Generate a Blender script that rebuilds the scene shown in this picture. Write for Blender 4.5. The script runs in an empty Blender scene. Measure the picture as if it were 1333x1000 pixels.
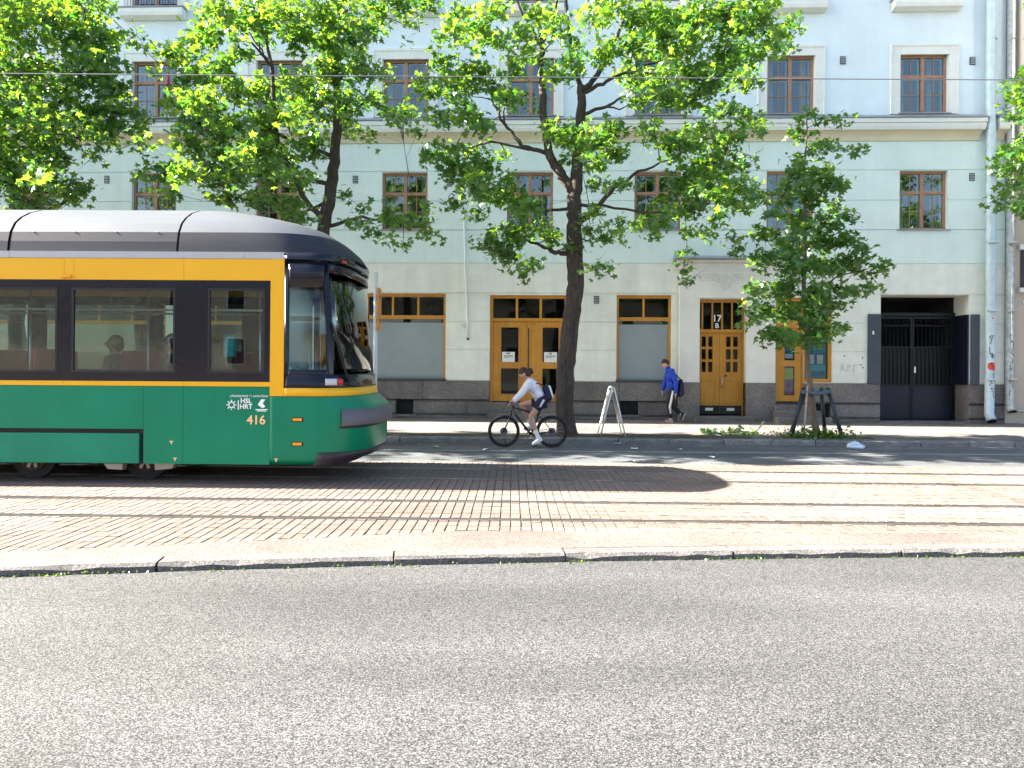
import bpy, bmesh, math, random
import numpy as np
from mathutils import Vector, Matrix
R = math.radians
random.seed(7); rng = np.random.default_rng(7)
sc = bpy.context.scene
col = sc.collection

# ------------------------------------------------------------------ camera, sky, sun, exposure
FPX, EYE, ROLL = 950.0, 1.57, .0067           # focal length in photo pixels, eye height, slight tilt of the phone
cam = bpy.data.cameras.new('camera'); cam_o = bpy.data.objects.new('camera', cam); col.objects.link(cam_o)
cam.sensor_width = 36; cam.lens = 36*FPX/1333; cam.shift_y = -22/1333; cam.clip_start = .05; cam.clip_end = 900
cam_o.matrix_world = Matrix.Translation((0, 0, EYE)) @ Matrix.Rotation(R(90), 4, 'X') @ Matrix.Rotation(ROLL, 4, 'Z')
sc.camera = cam_o
SUN_EL, SUN_AZ = R(31.3), R(-86.5)              # low sun shining along the street from the left, a little from behind the facade
world = bpy.data.worlds.new('World'); sc.world = world; world.use_nodes = True
wn, wl = world.node_tree.nodes, world.node_tree.links
sky = wn.new('ShaderNodeTexSky'); sky.sky_type = 'NISHITA'; sky.sun_disc = False
sky.sun_elevation = SUN_EL; sky.sun_rotation = SUN_AZ; sky.air_density = 1.0; sky.dust_density = 2.0; sky.ozone_density = 1.0
wl.new(sky.outputs[0], wn['Background'].inputs[0]); wn['Background'].inputs[1].default_value = .052
sun = bpy.data.lights.new('sun', 'SUN'); sun.energy = 5.0; sun.angle = R(.53); sun.color = (1, .93, .82)
sun_o = bpy.data.objects.new('sun', sun); col.objects.link(sun_o)
to_sun = Vector((math.sin(SUN_AZ)*math.cos(SUN_EL), math.cos(SUN_AZ)*math.cos(SUN_EL), math.sin(SUN_EL)))
sun_o.rotation_euler = to_sun.to_track_quat('Z', 'Y').to_euler(); sun_o.location = (-20, 5, 30)
sc.view_settings.view_transform = 'Standard'; sc.view_settings.look = 'None'
sc.view_settings.exposure = 3.15; sc.view_settings.gamma = 1.0; sc.view_settings.use_curve_mapping = False
sc.cycles.use_denoising = True; sc.cycles.max_bounces = 8; sc.cycles.transparent_max_bounces = 16
sc.cycles.diffuse_bounces = 4; sc.cycles.glossy_bounces = 4; sc.cycles.caustics_reflective = False; sc.cycles.caustics_refractive = False

# ------------------------------------------------------------------ materials
def nodes_of(name):
    m = bpy.data.materials.new(name); m.use_nodes = True
    return m, m.node_tree.nodes, m.node_tree.links
def mat(name, c, rough=.6, metal=0, var=.12, scale=2.5, bump=0, bscale=60, spec=.4, streak=None, coat=0, grime=0):
    m, n, l = nodes_of(name); b = n['Principled BSDF']
    b.inputs['Roughness'].default_value = rough; b.inputs['Metallic'].default_value = metal
    b.inputs['Specular IOR Level'].default_value = spec; b.inputs['Coat Weight'].default_value = coat
    tc = n.new('ShaderNodeTexCoord'); src = tc.outputs['Object']
    if streak:
        mp = n.new('ShaderNodeMapping'); mp.inputs['Scale'].default_value = streak; l.new(src, mp.inputs[0]); src = mp.outputs[0]
    nz = n.new('ShaderNodeTexNoise'); nz.inputs['Scale'].default_value = scale; nz.inputs['Detail'].default_value = 6; nz.inputs['Roughness'].default_value = .65
    l.new(src, nz.inputs['Vector'])
    rp = n.new('ShaderNodeValToRGB'); rp.color_ramp.elements[0].position = .3; rp.color_ramp.elements[1].position = .7
    rp.color_ramp.elements[0].color = (*[max(0, x*(1-var)) for x in c], 1); rp.color_ramp.elements[1].color = (*[min(1, x*(1+var)) for x in c], 1)
    l.new(nz.outputs['Fac'], rp.inputs[0]); out = rp.outputs[0]
    if grime:      # rain streaks running down and blotchy repairs
        for scl, lo, k in (((2.2, 2.2, .16), 1-grime*.8, 1.0), ((.5, .5, .7), 1-grime*.7, 2.2)):
            mp = n.new('ShaderNodeMapping'); mp.inputs['Scale'].default_value = scl; l.new(tc.outputs['Object'], mp.inputs[0])
            g = n.new('ShaderNodeTexNoise'); g.inputs['Scale'].default_value = k; g.inputs['Detail'].default_value = 8; g.inputs['Roughness'].default_value = .7; l.new(mp.outputs[0], g.inputs['Vector'])
            mr = n.new('ShaderNodeMapRange'); mr.inputs[1].default_value = .35; mr.inputs[2].default_value = .58; mr.inputs[3].default_value = lo; mr.inputs[4].default_value = 1; l.new(g.outputs['Fac'], mr.inputs[0])
            mx = n.new('ShaderNodeMix'); mx.data_type = 'RGBA'; mx.blend_type = 'MULTIPLY'; mx.inputs['Factor'].default_value = 1; l.new(out, mx.inputs['A']); l.new(mr.outputs[0], mx.inputs['B']); out = mx.outputs['Result']
    l.new(out, b.inputs['Base Color'])
    if bump:
        n2 = n.new('ShaderNodeTexNoise'); n2.inputs['Scale'].default_value = bscale; n2.inputs['Detail'].default_value = 4
        l.new(tc.outputs['Object'], n2.inputs['Vector'])
        bp = n.new('ShaderNodeBump'); bp.inputs['Strength'].default_value = bump; bp.inputs['Distance'].default_value = .01
        l.new(n2.outputs['Fac'], bp.inputs['Height']); l.new(bp.outputs[0], b.inputs['Normal'])
    return m
def speckle(name, cols, scale, rough=.8, bump=.4, patch=.25, pscale=.6, dist=.006, rnd=0.0, stretch=None):
    """grains of several colours (voronoi cells) with large soft patches of wear"""
    m, n, l = nodes_of(name); b = n['Principled BSDF']; b.inputs['Roughness'].default_value = rough; b.inputs['Specular IOR Level'].default_value = .25
    tc = n.new('ShaderNodeTexCoord')
    v = n.new('ShaderNodeTexVoronoi'); v.inputs['Scale'].default_value = scale; l.new(tc.outputs['Object'], v.inputs['Vector'])
    sp = n.new('ShaderNodeSeparateColor'); l.new(v.outputs['Color'], sp.inputs[0])
    rp = n.new('ShaderNodeValToRGB'); cr = rp.color_ramp
    for i, (p, c) in enumerate(cols):
        e = cr.elements[i] if i < 2 else cr.elements.new(p)
        e.position = p; e.color = (*c, 1)
    l.new(sp.outputs[0], rp.inputs[0])
    nz = n.new('ShaderNodeTexNoise'); nz.inputs['Scale'].default_value = pscale; nz.inputs['Detail'].default_value = 5
    mp = n.new('ShaderNodeMapping'); mp.inputs['Scale'].default_value = stretch or (1, 1, 1); l.new(tc.outputs['Object'], mp.inputs[0]); l.new(mp.outputs[0], nz.inputs['Vector'])
    mr = n.new('ShaderNodeMapRange'); mr.inputs[1].default_value = .3; mr.inputs[2].default_value = .7; mr.inputs[3].default_value = 1-patch; mr.inputs[4].default_value = 1+patch
    l.new(nz.outputs['Fac'], mr.inputs[0])
    mx = n.new('ShaderNodeMix'); mx.data_type = 'RGBA'; mx.blend_type = 'MULTIPLY'; mx.inputs['Factor'].default_value = 1
    l.new(rp.outputs[0], mx.inputs['A']); l.new(mr.outputs[0], mx.inputs['B'])
    out = mx.outputs['Result']
    if rnd:
        oi = n.new('ShaderNodeObjectInfo'); m2 = n.new('ShaderNodeMapRange'); m2.inputs[3].default_value = 1-rnd; m2.inputs[4].default_value = 1+rnd
        l.new(oi.outputs['Random'], m2.inputs[0]); mx2 = n.new('ShaderNodeMix'); mx2.data_type = 'RGBA'; mx2.blend_type = 'MULTIPLY'; mx2.inputs['Factor'].default_value = 1
        l.new(out, mx2.inputs['A']); l.new(m2.outputs[0], mx2.inputs['B']); out = mx2.outputs['Result']
    l.new(out, b.inputs['Base Color'])
    bp = n.new('ShaderNodeBump'); bp.inputs['Strength'].default_value = bump; bp.inputs['Distance'].default_value = dist
    l.new(sp.outputs[1], bp.inputs['Height']); l.new(bp.outputs[0], b.inputs['Normal'])
    return m
def glass(name, tint, refl=.1, rough=.0, bump=.05, ior=1.45):
    m, n, l = nodes_of(name); n.remove(n['Principled BSDF'])
    tr = n.new('ShaderNodeBsdfTransparent'); tr.inputs[0].default_value = (*tint, 1)
    gl = n.new('ShaderNodeBsdfGlossy'); gl.inputs['Roughness'].default_value = rough; gl.inputs[0].default_value = (.95, 1, .98, 1)
    fr = n.new('ShaderNodeFresnel'); fr.inputs[0].default_value = ior
    ad = n.new('ShaderNodeMath'); ad.operation = 'ADD'; ad.use_clamp = True; ad.inputs[1].default_value = refl; l.new(fr.outputs[0], ad.inputs[0])
    # old panes are never quite flat
    tc = n.new('ShaderNodeTexCoord'); nz = n.new('ShaderNodeTexNoise'); nz.inputs['Scale'].default_value = 1.3; l.new(tc.outputs['Object'], nz.inputs['Vector'])
    bp = n.new('ShaderNodeBump'); bp.inputs['Strength'].default_value = bump; bp.inputs['Distance'].default_value = .05; l.new(nz.outputs['Fac'], bp.inputs['Height']); l.new(bp.outputs[0], gl.inputs['Normal'])
    mx = n.new('ShaderNodeMixShader'); l.new(ad.outputs[0], mx.inputs[0]); l.new(tr.outputs[0], mx.inputs[1]); l.new(gl.outputs[0], mx.inputs[2])
    l.new(mx.outputs[0], n['Material Output'].inputs[0])
    return m
def leaf_mat(name, dark, light, tdark, tlight):
    m, n, l = nodes_of(name); n.remove(n['Principled BSDF'])
    at = n.new('ShaderNodeAttribute'); at.attribute_name = 'tint'
    def ramp(a, b_):
        x = n.new('ShaderNodeMix'); x.data_type = 'RGBA'; x.inputs['A'].default_value = (*a, 1); x.inputs['B'].default_value = (*b_, 1); l.new(at.outputs['Fac'], x.inputs['Factor']); return x.outputs['Result']
    d = n.new('ShaderNodeBsdfDiffuse'); l.new(ramp(dark, light), d.inputs[0])
    t = n.new('ShaderNodeBsdfTranslucent'); l.new(ramp(tdark, tlight), t.inputs[0])
    g = n.new('ShaderNodeBsdfGlossy'); g.inputs['Roughness'].default_value = .38; g.inputs[0].default_value = (.9, .95, .9, 1)
    m1 = n.new('ShaderNodeMixShader'); m1.inputs[0].default_value = .5; l.new(d.outputs[0], m1.inputs[1]); l.new(t.outputs[0], m1.inputs[2])
    m2 = n.new('ShaderNodeMixShader'); m2.inputs[0].default_value = .06; l.new(m1.outputs[0], m2.inputs[1]); l.new(g.outputs[0], m2.inputs[2])
    l.new(m2.outputs[0], n['Material Output'].inputs[0])
    return m
M = dict(
    plaster=mat('mint plaster', (.71, .83, .80), .9, var=.05, scale=.9, grime=.06, bump=.25, bscale=45),
    plaster_low=mat('bounce tinted plaster', (.79, .805, .735), .9, var=.08, scale=1.4, grime=.10, bump=.3, bscale=40),  # lower wall: warm ground bounce put into the plaster colour
    plaster_up=mat('sky tinted plaster', (.71, .81, .86), .9, var=.05, scale=.8, grime=.05, bump=.2, bscale=45),  # upper wall: blue skylight put into the plaster colour
    trim=mat('white plaster trim', (.72, .74, .70), .85, var=.07, scale=2, bump=.15, bscale=50),
    cove=mat('cream cove', (.68, .62, .48), .85, var=.08, scale=2),
    portal=mat('white portal plaster', (.76, .745, .70), .88, var=.06, scale=2, grime=.08, bump=.15, bscale=50),
    flash=mat('zinc flashing', (.30, .32, .37), .5, .3, var=.15, scale=3),
    granite=speckle('plinth granite', [(0, (.09, .085, .085)), (1, (.29, .265, .25)), (.45, (.20, .18, .17)), (.8, (.15, .13, .125))], 60, .75, .15, .28, 1.2, rnd=.1),
    ochre=mat('ochre door paint', (.55, .25, .03), .5, grime=.16, var=.14, scale=3, streak=(6, 6, .6), bump=.05),
    brown=mat('red brown window paint', (.36, .19, .12), .5, var=.15, scale=4),
    white=mat('white sash paint', (.74, .76, .74), .5, var=.05, scale=4),
    iron=mat('black iron', (.006, .007, .010), .45, .2, var=.3, scale=5),
    navy=mat('dark blue steel sheet', (.007, .010, .026), .4, .1, var=.25, scale=2.5),
    slate=mat('dark grey shutter steel', (.05, .062, .08), .45, .1, var=.15, scale=2),
    zinc=mat('pale painted downpipe', (.48, .60, .66), .5, .15, var=.14, scale=3),
    zinc_old=mat('scratched grey downpipe', (.46, .48, .46), .55, .15, var=.3, scale=7),
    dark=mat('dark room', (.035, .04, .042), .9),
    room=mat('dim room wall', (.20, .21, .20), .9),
    curtain=mat('white curtain', (.66, .68, .66), .9, var=.1, scale=9, streak=(9, 9, .3)),
    frost=mat('frosted window film', (.27, .31, .325), .5, var=.08, scale=1.2, spec=.3),
    wglass=glass('window glass', (.72, .80, .80), .06),
    sglass=glass('shop glass', (.80, .86, .86), .0, ior=1.3),
    tglass=glass('tram glass', (.78, .86, .84), .03, bump=.01, ior=1.35),
    paper=mat('white paper', (.78, .78, .76), .8, var=.03),
    ink=mat('printed grey', (.12, .13, .15), .8),
    beige=mat('beige plaster', (.50, .42, .35), .9, var=.08, scale=1.2, bump=.2, bscale=40),
    cream=mat('cream plaster', (.74, .70, .62), .9, var=.05, scale=1.2),
    asphalt=speckle('worn road asphalt', [(0, (.008, .008, .009)), (1, (.17, .169, .17)), (.3, (.036, .0358, .0365)), (.66, (.080, .0795, .080))], 175, .85, .8, .24, 1.0, .008, stretch=(.22, 1.1, 1)),
    asphalt2=speckle('side lane asphalt', [(0, (.06, .068, .075)), (1, (.17, .178, .185)), (.5, (.10, .107, .113))], 110, .85, .5, .28, 1.0, stretch=(.2, 1.3, 1)),
    walk=speckle('pavement asphalt', [(0, (.09, .082, .077)), (1, (.23, .21, .195)), (.5, (.15, .138, .13))], 90, .88, .5, .3, .7),
    paver=speckle('red clinker paver', [(0, (.115, .083, .070)), (1, (.20, .160, .138)), (.5, (.155, .121, .103))], 150, .9, .5, .25, .9, .003, rnd=.12, stretch=(.35, 1.2, 1)),
    redstrip=speckle('pink aggregate concrete', [(0, (.075, .055, .05)), (1, (.21, .168, .152)), (.5, (.15, .115, .102))], 95, .88, .8, .22, .8),
    joint=mat('sand joint', (.11, .088, .074), .95, var=.3, scale=8),
    kerb=speckle('granite kerb', [(0, (.06, .057, .054)), (1, (.21, .20, .19)), (.5, (.14, .132, .125))], 110, .85, .6, .2, 2, rnd=.06),
    kerb2=speckle('far granite kerb', [(0, (.10, .10, .10)), (1, (.30, .29, .28)), (.5, (.2, .19, .185))], 90, .85, .5, .25, 2, rnd=.15),  # far kerb stones, a lighter grey granite than the near kerb
    rail=mat('worn rail steel', (.20, .19, .19), .32, .75, var=.3, scale=6),
    groove=mat('rail groove dirt', (.05, .045, .04), .9),
    soil=mat('tree pit soil', (.075, .06, .048), .95, var=.4, scale=5, bump=.8, bscale=30),
    earth=mat('ground', (.16, .15, .14), .95),
    line=mat('worn white road paint', (.42, .44, .45), .8, var=.3, scale=5),
    green=mat('tram green', (.001, .205, .105), .33, var=.07, scale=1.2, spec=.3, grime=.10),
    green2=mat('tram skirt green', (.004, .21, .12), .4, var=.10, scale=1.5, spec=.3, grime=.15),
    yellow=mat('tram yellow', (.82, .43, .018), .35, var=.04, scale=1, spec=.25),
    black=mat('tram black gloss', (.008, .009, .016), .14, var=.2, scale=2, spec=.35),
    rubber=mat('black rubber', (.016, .016, .018), .7),
    gutter=mat('tram grey trim', (.42, .42, .42), .4, .2, var=.06),
    cowl=mat('tram roof light grey', (.105, .115, .13), .45, .1, var=.06, scale=1),
    cowl_dark=mat('tram roof slate panel', (.018, .020, .030), .6, .0, var=.25, scale=5, streak=(.7, .7, 6), bump=.1, bscale=90),
    bumper=mat('grey bumper', (.11, .105, .12), .55, var=.1),
    bumper2=mat('dark bumper', (.035, .025, .032), .5, var=.2),
    amber=mat('amber lens', (.85, .33, .02), .25, var=.05), red_lens=mat('red lens', (.55, .03, .03), .2), clear=mat('clear lens', (.55, .56, .56), .15),
    tram_in=mat('tram lining', (.36, .35, .31), .7, var=.05), tram_floor=mat('tram floor', (.12, .12, .13), .8), seat=mat('maroon seat cloth', (.38, .03, .08), .8),
    steel=mat('brushed steel', (.6, .6, .6), .3, .9, var=.1), peach=mat('peach print', (.90, .55, .25), .5, var=.02), wprint=mat('white print', (.85, .88, .86), .5, var=.02),
    bark=mat('maple bark', (.066, .052, .043), .95, var=.5, scale=9, streak=(3, 3, .5), bump=1.0, bscale=26),
    bark2=mat('young bark', (.16, .12, .09), .9, var=.3, scale=9, streak=(3, 3, .6), bump=.5, bscale=40),
    skin=mat('skin', (.52, .29, .21), .5, var=.05), shirt=mat('white jersey', (.74, .74, .80), .8, var=.05, scale=9, bump=.2, bscale=14),
    shorts=mat('navy shorts', (.016, .018, .045), .8), hair=mat('brown hair', (.05, .018, .014), .6, var=.3, scale=30), hair2=mat('dark hair', (.022, .014, .011), .6, var=.3, scale=30),
    shoe=mat('white shoe', (.78, .80, .82), .6), shoe_dark=mat('dark shoe', (.03, .03, .034), .6), sole=mat('pale sole', (.6, .56, .5), .7), shoe_tan=mat('tan shoe', (.42, .24, .17), .6),
    blue=mat('cobalt jacket', (.010, .05, .42), .7, var=.12, scale=8, bump=.25, bscale=12), pants=mat('black track pants', (.012, .012, .016), .75), bag=mat('dark navy bag', (.012, .012, .04), .7),
    eye=mat('dark eye', (.02, .015, .012), .3), lip=mat('lip', (.36, .13, .11), .5),
    bike=mat('black bike paint', (.014, .015, .02), .3), alu=mat('bare aluminium', (.62, .63, .65), .3, .85, var=.1), signwhite=mat('white enamel', (.72, .74, .73), .4, var=.08),
    orange=mat('orange sign paint', (.60, .26, .05), .5), tagblack=mat('black marker', (.02, .02, .02), .6), redstick=mat('red sticker', (.62, .06, .04), .5),
    stake=mat('blue black stake paint', (.018, .032, .042), .5, var=.3, scale=5), wood=mat('bare wood', (.40, .30, .22), .8, var=.2, scale=5), strap=mat('grey strap', (.10, .13, .16), .7),
    plastic=mat('white plastic bag', (.62, .70, .80), .4, var=.25, scale=9), teal=mat('teal grey board', (.05, .075, .075), .6), brass=mat('brass', (.6, .42, .16), .3, .8),
    poster_a=mat('poster blue', (.05, .22, .38), .5, var=.5, scale=7), poster_b=mat('poster violet', (.34, .20, .34), .5, var=.5, scale=6), poster_y=mat('poster yellow', (.75, .75, .30), .5, var=.2), teal_print=mat('teal print', (.06, .48, .50), .5, var=.3, scale=9),
    cap=mat('beige cap', (.55, .45, .28), .8), coat_grey=mat('grey coat', (.11, .11, .13), .8), coat_red=mat('dull red coat', (.36, .05, .08), .8),
    wire=mat('copper contact wire', (.20, .21, .22), .4, .5),
    leaf=leaf_mat('maple leaf', (.022, .115, .034), (.10, .225, .040), (.09, .31, .022), (.44, .55, .028)),
    leaf2=leaf_mat('young lime leaf', (.03, .14, .04), (.15, .28, .07), (.11, .34, .03), (.42, .52, .06)),
    weed=leaf_mat('weed leaf', (.04, .12, .015), (.12, .22, .03), (.10, .24, .01), (.3, .4, .03)),
)

# ------------------------------------------------------------------ mesh helpers
class MB:
    def __init__(s): s.v = []; s.f = []; s.sm = []
    def add(s, vs, fs, smooth=False):
        o = len(s.v); s.v += [tuple(v) for v in vs]; s.f += [tuple(i+o for i in f) for f in fs]; s.sm += [smooth]*len(fs); return s
    def box(s, x0, x1, y0, y1, z0, z1):
        return s.add([(x0, y0, z0), (x1, y0, z0), (x1, y1, z0), (x0, y1, z0), (x0, y0, z1), (x1, y0, z1), (x1, y1, z1), (x0, y1, z1)],
                     [(0, 3, 2, 1), (4, 5, 6, 7), (0, 1, 5, 4), (1, 2, 6, 5), (2, 3, 7, 6), (3, 0, 4, 7)])
    def quad(s, a, b, c, d): return s.add([a, b, c, d], [(0, 1, 2, 3)])
    def prism(s, poly, axis, a, b):
        """polygon of (u, v) pushed along axis from a to b; axis 'x': (u,v)=(y,z), 'y': (x,z), 'z': (x,y)"""
        def p(u, v, w): return {'x': (w, u, v), 'y': (u, w, v), 'z': (u, v, w)}[axis]
        n = len(poly)
        return s.add([p(u, v, a) for u, v in poly]+[p(u, v, b) for u, v in poly], [tuple(range(n-1, -1, -1)), tuple(range(n, 2*n))]+[(i, (i+1) % n, n+(i+1) % n, n+i) for i in range(n)])
    def tube(s, pts, rad, n=8, caps=True, smooth=True):
        pts = [Vector(p) for p in pts]; rad = rad if hasattr(rad, '__len__') else [rad]*len(pts)
        vs = []; t = (pts[1]-pts[0]).normalized(); up = Vector((0, 0, 1)) if abs(t.z) < .9 else Vector((1, 0, 0)); a = t.cross(up).normalized()
        for i, p in enumerate(pts):
            t = (pts[min(i+1, len(pts)-1)]-pts[max(i-1, 0)]).normalized(); a = (a-t*a.dot(t)).normalized(); b = t.cross(a)
            vs += [p+(a*math.cos(2*math.pi*k/n)+b*math.sin(2*math.pi*k/n))*rad[i] for k in range(n)]
        fs = [(i*n+k, i*n+(k+1) % n, (i+1)*n+(k+1) % n, (i+1)*n+k) for i in range(len(pts)-1) for k in range(n)]
        s.add(vs, fs, smooth)
        if caps:
            o = len(s.v)-len(vs); L = (len(pts)-1)*n
            s.f += [tuple(o+k for k in range(n-1, -1, -1)), tuple(o+L+k for k in range(n))]; s.sm += [False]*2
        return s
    def ball(s, c, r, n=10, m=7, sx=1, sy=1, sz=1):
        vs = [(c[0], c[1], c[2]-r*sz)]
        for i in range(1, m):
            th = math.pi*i/m-math.pi/2
            vs += [(c[0]+r*sx*math.cos(th)*math.cos(2*math.pi*k/n), c[1]+r*sy*math.cos(th)*math.sin(2*math.pi*k/n), c[2]+r*sz*math.sin(th)) for k in range(n)]
        vs.append((c[0], c[1], c[2]+r*sz)); T = len(vs)-1
        fs = [(0, 1+(k+1) % n, 1+k) for k in range(n)]+[(T, T-n+k, T-n+(k+1) % n) for k in range(n)]
        fs += [(1+i*n+k, 1+i*n+(k+1) % n, 1+(i+1)*n+(k+1) % n, 1+(i+1)*n+k) for i in range(m-2) for k in range(n)]
        return s.add(vs, fs, True)
    def ring(s, c, R0, r, axis='y', n=28, k=6):
        vs = []
        for i in range(n):
            a = 2*math.pi*i/n
            for j in range(k):
                b = 2*math.pi*j/k; q = R0+r*math.cos(b); w = r*math.sin(b); u, v = q*math.cos(a), q*math.sin(a)
                vs.append({'y': (c[0]+u, c[1]+w, c[2]+v), 'x': (c[0]+w, c[1]+u, c[2]+v), 'z': (c[0]+u, c[1]+v, c[2]+w)}[axis])
        return s.add(vs, [(i*k+j, i*k+(j+1) % k, ((i+1) % n)*k+(j+1) % k, ((i+1) % n)*k+j) for i in range(n) for j in range(k)], True)
    def grid(s, P, smooth=True):
        a, b = len(P), len(P[0])
        return s.add([q for row in P for q in row], [(i*b+j, (i+1)*b+j, (i+1)*b+j+1, i*b+j+1) for i in range(a-1) for j in range(b-1)], smooth)
    def cyl(s, c, r, axis, a, b, n=20):
        return s.prism([(c[0]+r*math.cos(2*math.pi*k/n), c[1]+r*math.sin(2*math.pi*k/n)) for k in range(n)], axis, a, b)
    def mesh(s, name, m):
        me = bpy.data.meshes.new(name); me.from_pydata(s.v, [], s.f); me.polygons.foreach_set('use_smooth', s.sm)
        me.materials.append(M[m] if isinstance(m, str) else m); me.update(); return me
    def build(s, name, m, parent=None, bevel=0, solid=0, label=None, kind=None):
        return link(name, s.mesh(name, m), parent, bevel, solid, label, kind)
def link(name, me, parent=None, bevel=0, solid=0, label=None, kind=None):
    o = bpy.data.objects.new(name, me); col.objects.link(o)
    if parent: o.parent = parent
    if solid:
        md = o.modifiers.new('solid', 'SOLIDIFY'); md.thickness = solid; md.offset = 0
    if bevel:
        md = o.modifiers.new('bevel', 'BEVEL'); md.width = bevel; md.segments = 2; md.limit_method = 'ANGLE'; md.angle_limit = R(40)
    if label: o['label'] = label
    if kind: o['kind'] = kind
    return o
def empty(name, loc=(0, 0, 0), rz=0):
    o = bpy.data.objects.new(name, None); col.objects.link(o); o.location = loc; o.rotation_euler = (0, 0, rz); o.empty_display_size = .2; return o
def tag(o, label, cat, group=None):
    o['label'] = label; o['category'] = cat
    if group: o['group'] = group
    return o
def structure(o): o['kind'] = 'structure'; return o
def kids(o): return [c for c in bpy.data.objects if c.parent == o]
def copy_tree(o, parent=None):
    ch = kids(o); c = o.copy(); col.objects.link(c); c.parent = parent
    for k in ch: copy_tree(k, c)
    return c
def text(name, body, size, m, parent, loc, italic=0, align='CENTER', ext=.001):
    cu = bpy.data.curves.new(name, 'FONT'); cu.body = body; cu.offset = .02*size if size > .06 else 0; cu.size = size; cu.align_x = align; cu.shear = italic; cu.extrude = ext; cu.resolution_u = 3
    t = bpy.data.objects.new('tmp', cu); col.objects.link(t); dg = bpy.context.evaluated_depsgraph_get(); me = bpy.data.meshes.new_from_object(t.evaluated_get(dg))
    bpy.data.objects.remove(t); bpy.data.curves.remove(cu); me.materials.clear(); me.materials.append(M[m])
    me.transform(Matrix.Rotation(R(90), 4, 'X')); me.transform(Matrix.Translation(loc)); me.name = name
    return link(name, me, parent)
def fused(name, caps, m, parent=None, voxel=.01, smooth=4):
    """one continuous skin over overlapping tapered limbs: caps = (a, ra, b, rb)"""
    b = MB()
    for a, ra, c, rc in caps:
        a, c = Vector(a), Vector(c); d = c-a
        b.ball(a, ra, 14, 9); b.ball(c, rc, 14, 9)
        if d.length > 1e-4: b.tube([a, c], [ra, rc], 14)
    me = b.mesh(name, m); t = bpy.data.objects.new('tmp', me); col.objects.link(t)
    r = t.modifiers.new('r', 'REMESH'); r.mode = 'VOXEL'; r.voxel_size = voxel; r.use_smooth_shade = True
    sm = t.modifiers.new('s', 'SMOOTH'); sm.iterations = smooth; sm.factor = .5
    out = bpy.data.meshes.new_from_object(t.evaluated_get(bpy.context.evaluated_depsgraph_get())); bpy.data.objects.remove(t)
    out.name = name; out.polygons.foreach_set('use_smooth', [True]*len(out.polygons))
    out.materials.clear(); out.materials.append(M[m])
    return link(name, out, parent)
def at(px, py, Y):
    """the point at depth Y seen at photo pixel px, py (used to read positions and outlines off the photograph)"""
    a, b = px-666.5, py-478.0; c, s = math.cos(ROLL), math.sin(ROLL)
    return Vector(((a*c+b*s)/FPX*Y, Y, EYE-(-a*s+b*c)/FPX*Y))

# ------------------------------------------------------------------ ground, roads, tracks
structure(MB().quad((-300, -300, -.2), (300, -300, -.2), (300, 300, -.2), (-300, 300, -.2)).build('ground', 'earth'))
def kerb_y(x):
    x = max(-9, min(9, x)); return 6.12+.10*x-.007*x*x
def strip(name, m, y0, y1, z, x0=-60, x1=60, n=60):
    b = MB(); P = [[], []]
    for i in range(n+1):
        x = x0+(x1-x0)*i/n; P[0].append((x, y0(x) if callable(y0) else y0, z)); P[1].append((x, y1(x) if callable(y1) else y1, z))
    b.grid(P, False); b.f = [f[::-1] for f in b.f]
    return structure(b.build(name, m))
strip('road', 'asphalt', -7, lambda x: kerb_y(x)+.05, -.07)
strip('near_pavement', 'walk', -27, -7, .03)
tram_bed = strip('tram_bed', 'joint', lambda x: kerb_y(x)+.15, lambda x: 12.05-.012*x, -.007)
paver_front = lambda x: max(kerb_y(x)+.27, 6.98+.24*min(0, x+.4)) if x > -12 else kerb_y(x)+.27
strip('pink_concrete_strip', 'redstrip', lambda x: kerb_y(x)+.19, lambda x: paver_front(x)+.03, -.001, n=240)
strip('side_lane', 'asphalt2', lambda x: 12.0-.012*x, lambda x: 15.5-.015*x, -.03)
strip('lane_edge_line', 'line', lambda x: 13.9-.012*x, lambda x: 13.96-.012*x, -.026)
# pavement beside the building, with the soil strip the trees stand in
far_kerb = lambda x: 15.36-.014*x
strip('pavement', 'walk', lambda x: far_kerb(x)+.1, 23.5, .08)
strip('soil_strip', 'soil', lambda x: far_kerb(x)+.3, lambda x: far_kerb(x)+1.05, .086, -30, 5.2)
structure(MB().box(5.9, 7.8, 15.62, 16.5, .0, .087).build('tree_pit', 'soil'))

def rough_block(nx, w, d, h, chip, seed):
    """kerb stone: rectangular block with a chipped, uneven front edge; x 0..w, y 0..d, z -h..0"""
    r = random.Random(seed); P = []
    prof = [(0, -h-.02), (0, -.02), (.018, 0), (d, 0)]
    for i in range(nx+1):
        c = abs(r.gauss(0, chip)); x = w*i/nx
        P.append([(x, prof[0][0], prof[0][1]), (x+r.uniform(-.01, .01), prof[1][0]+r.uniform(-.004, .004), prof[1][1]-c), (x, prof[2][0]+c*1.1+r.uniform(0, .006), prof[2][1]+r.uniform(-.003, .001)), (x, prof[3][0], prof[3][1])])
    b = MB(); b.grid(P, False); b.f = [f[::-1] for f in b.f]; n = len(prof)
    b.f += [(0, 1, 2, 3), tuple(nx*n+k for k in (3, 2, 1, 0))]; b.sm += [False]*2
    return b
kerb = structure(empty('kerb', (0, 0, 0)))
xs = [-13.2, -11.6, -9.9, -8.1, -6.4, -4.63, -2.80, -.96, .47, 1.93, 3.43, 4.9, 6.5, 8.0, 9.6, 11.2, 12.8]
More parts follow.
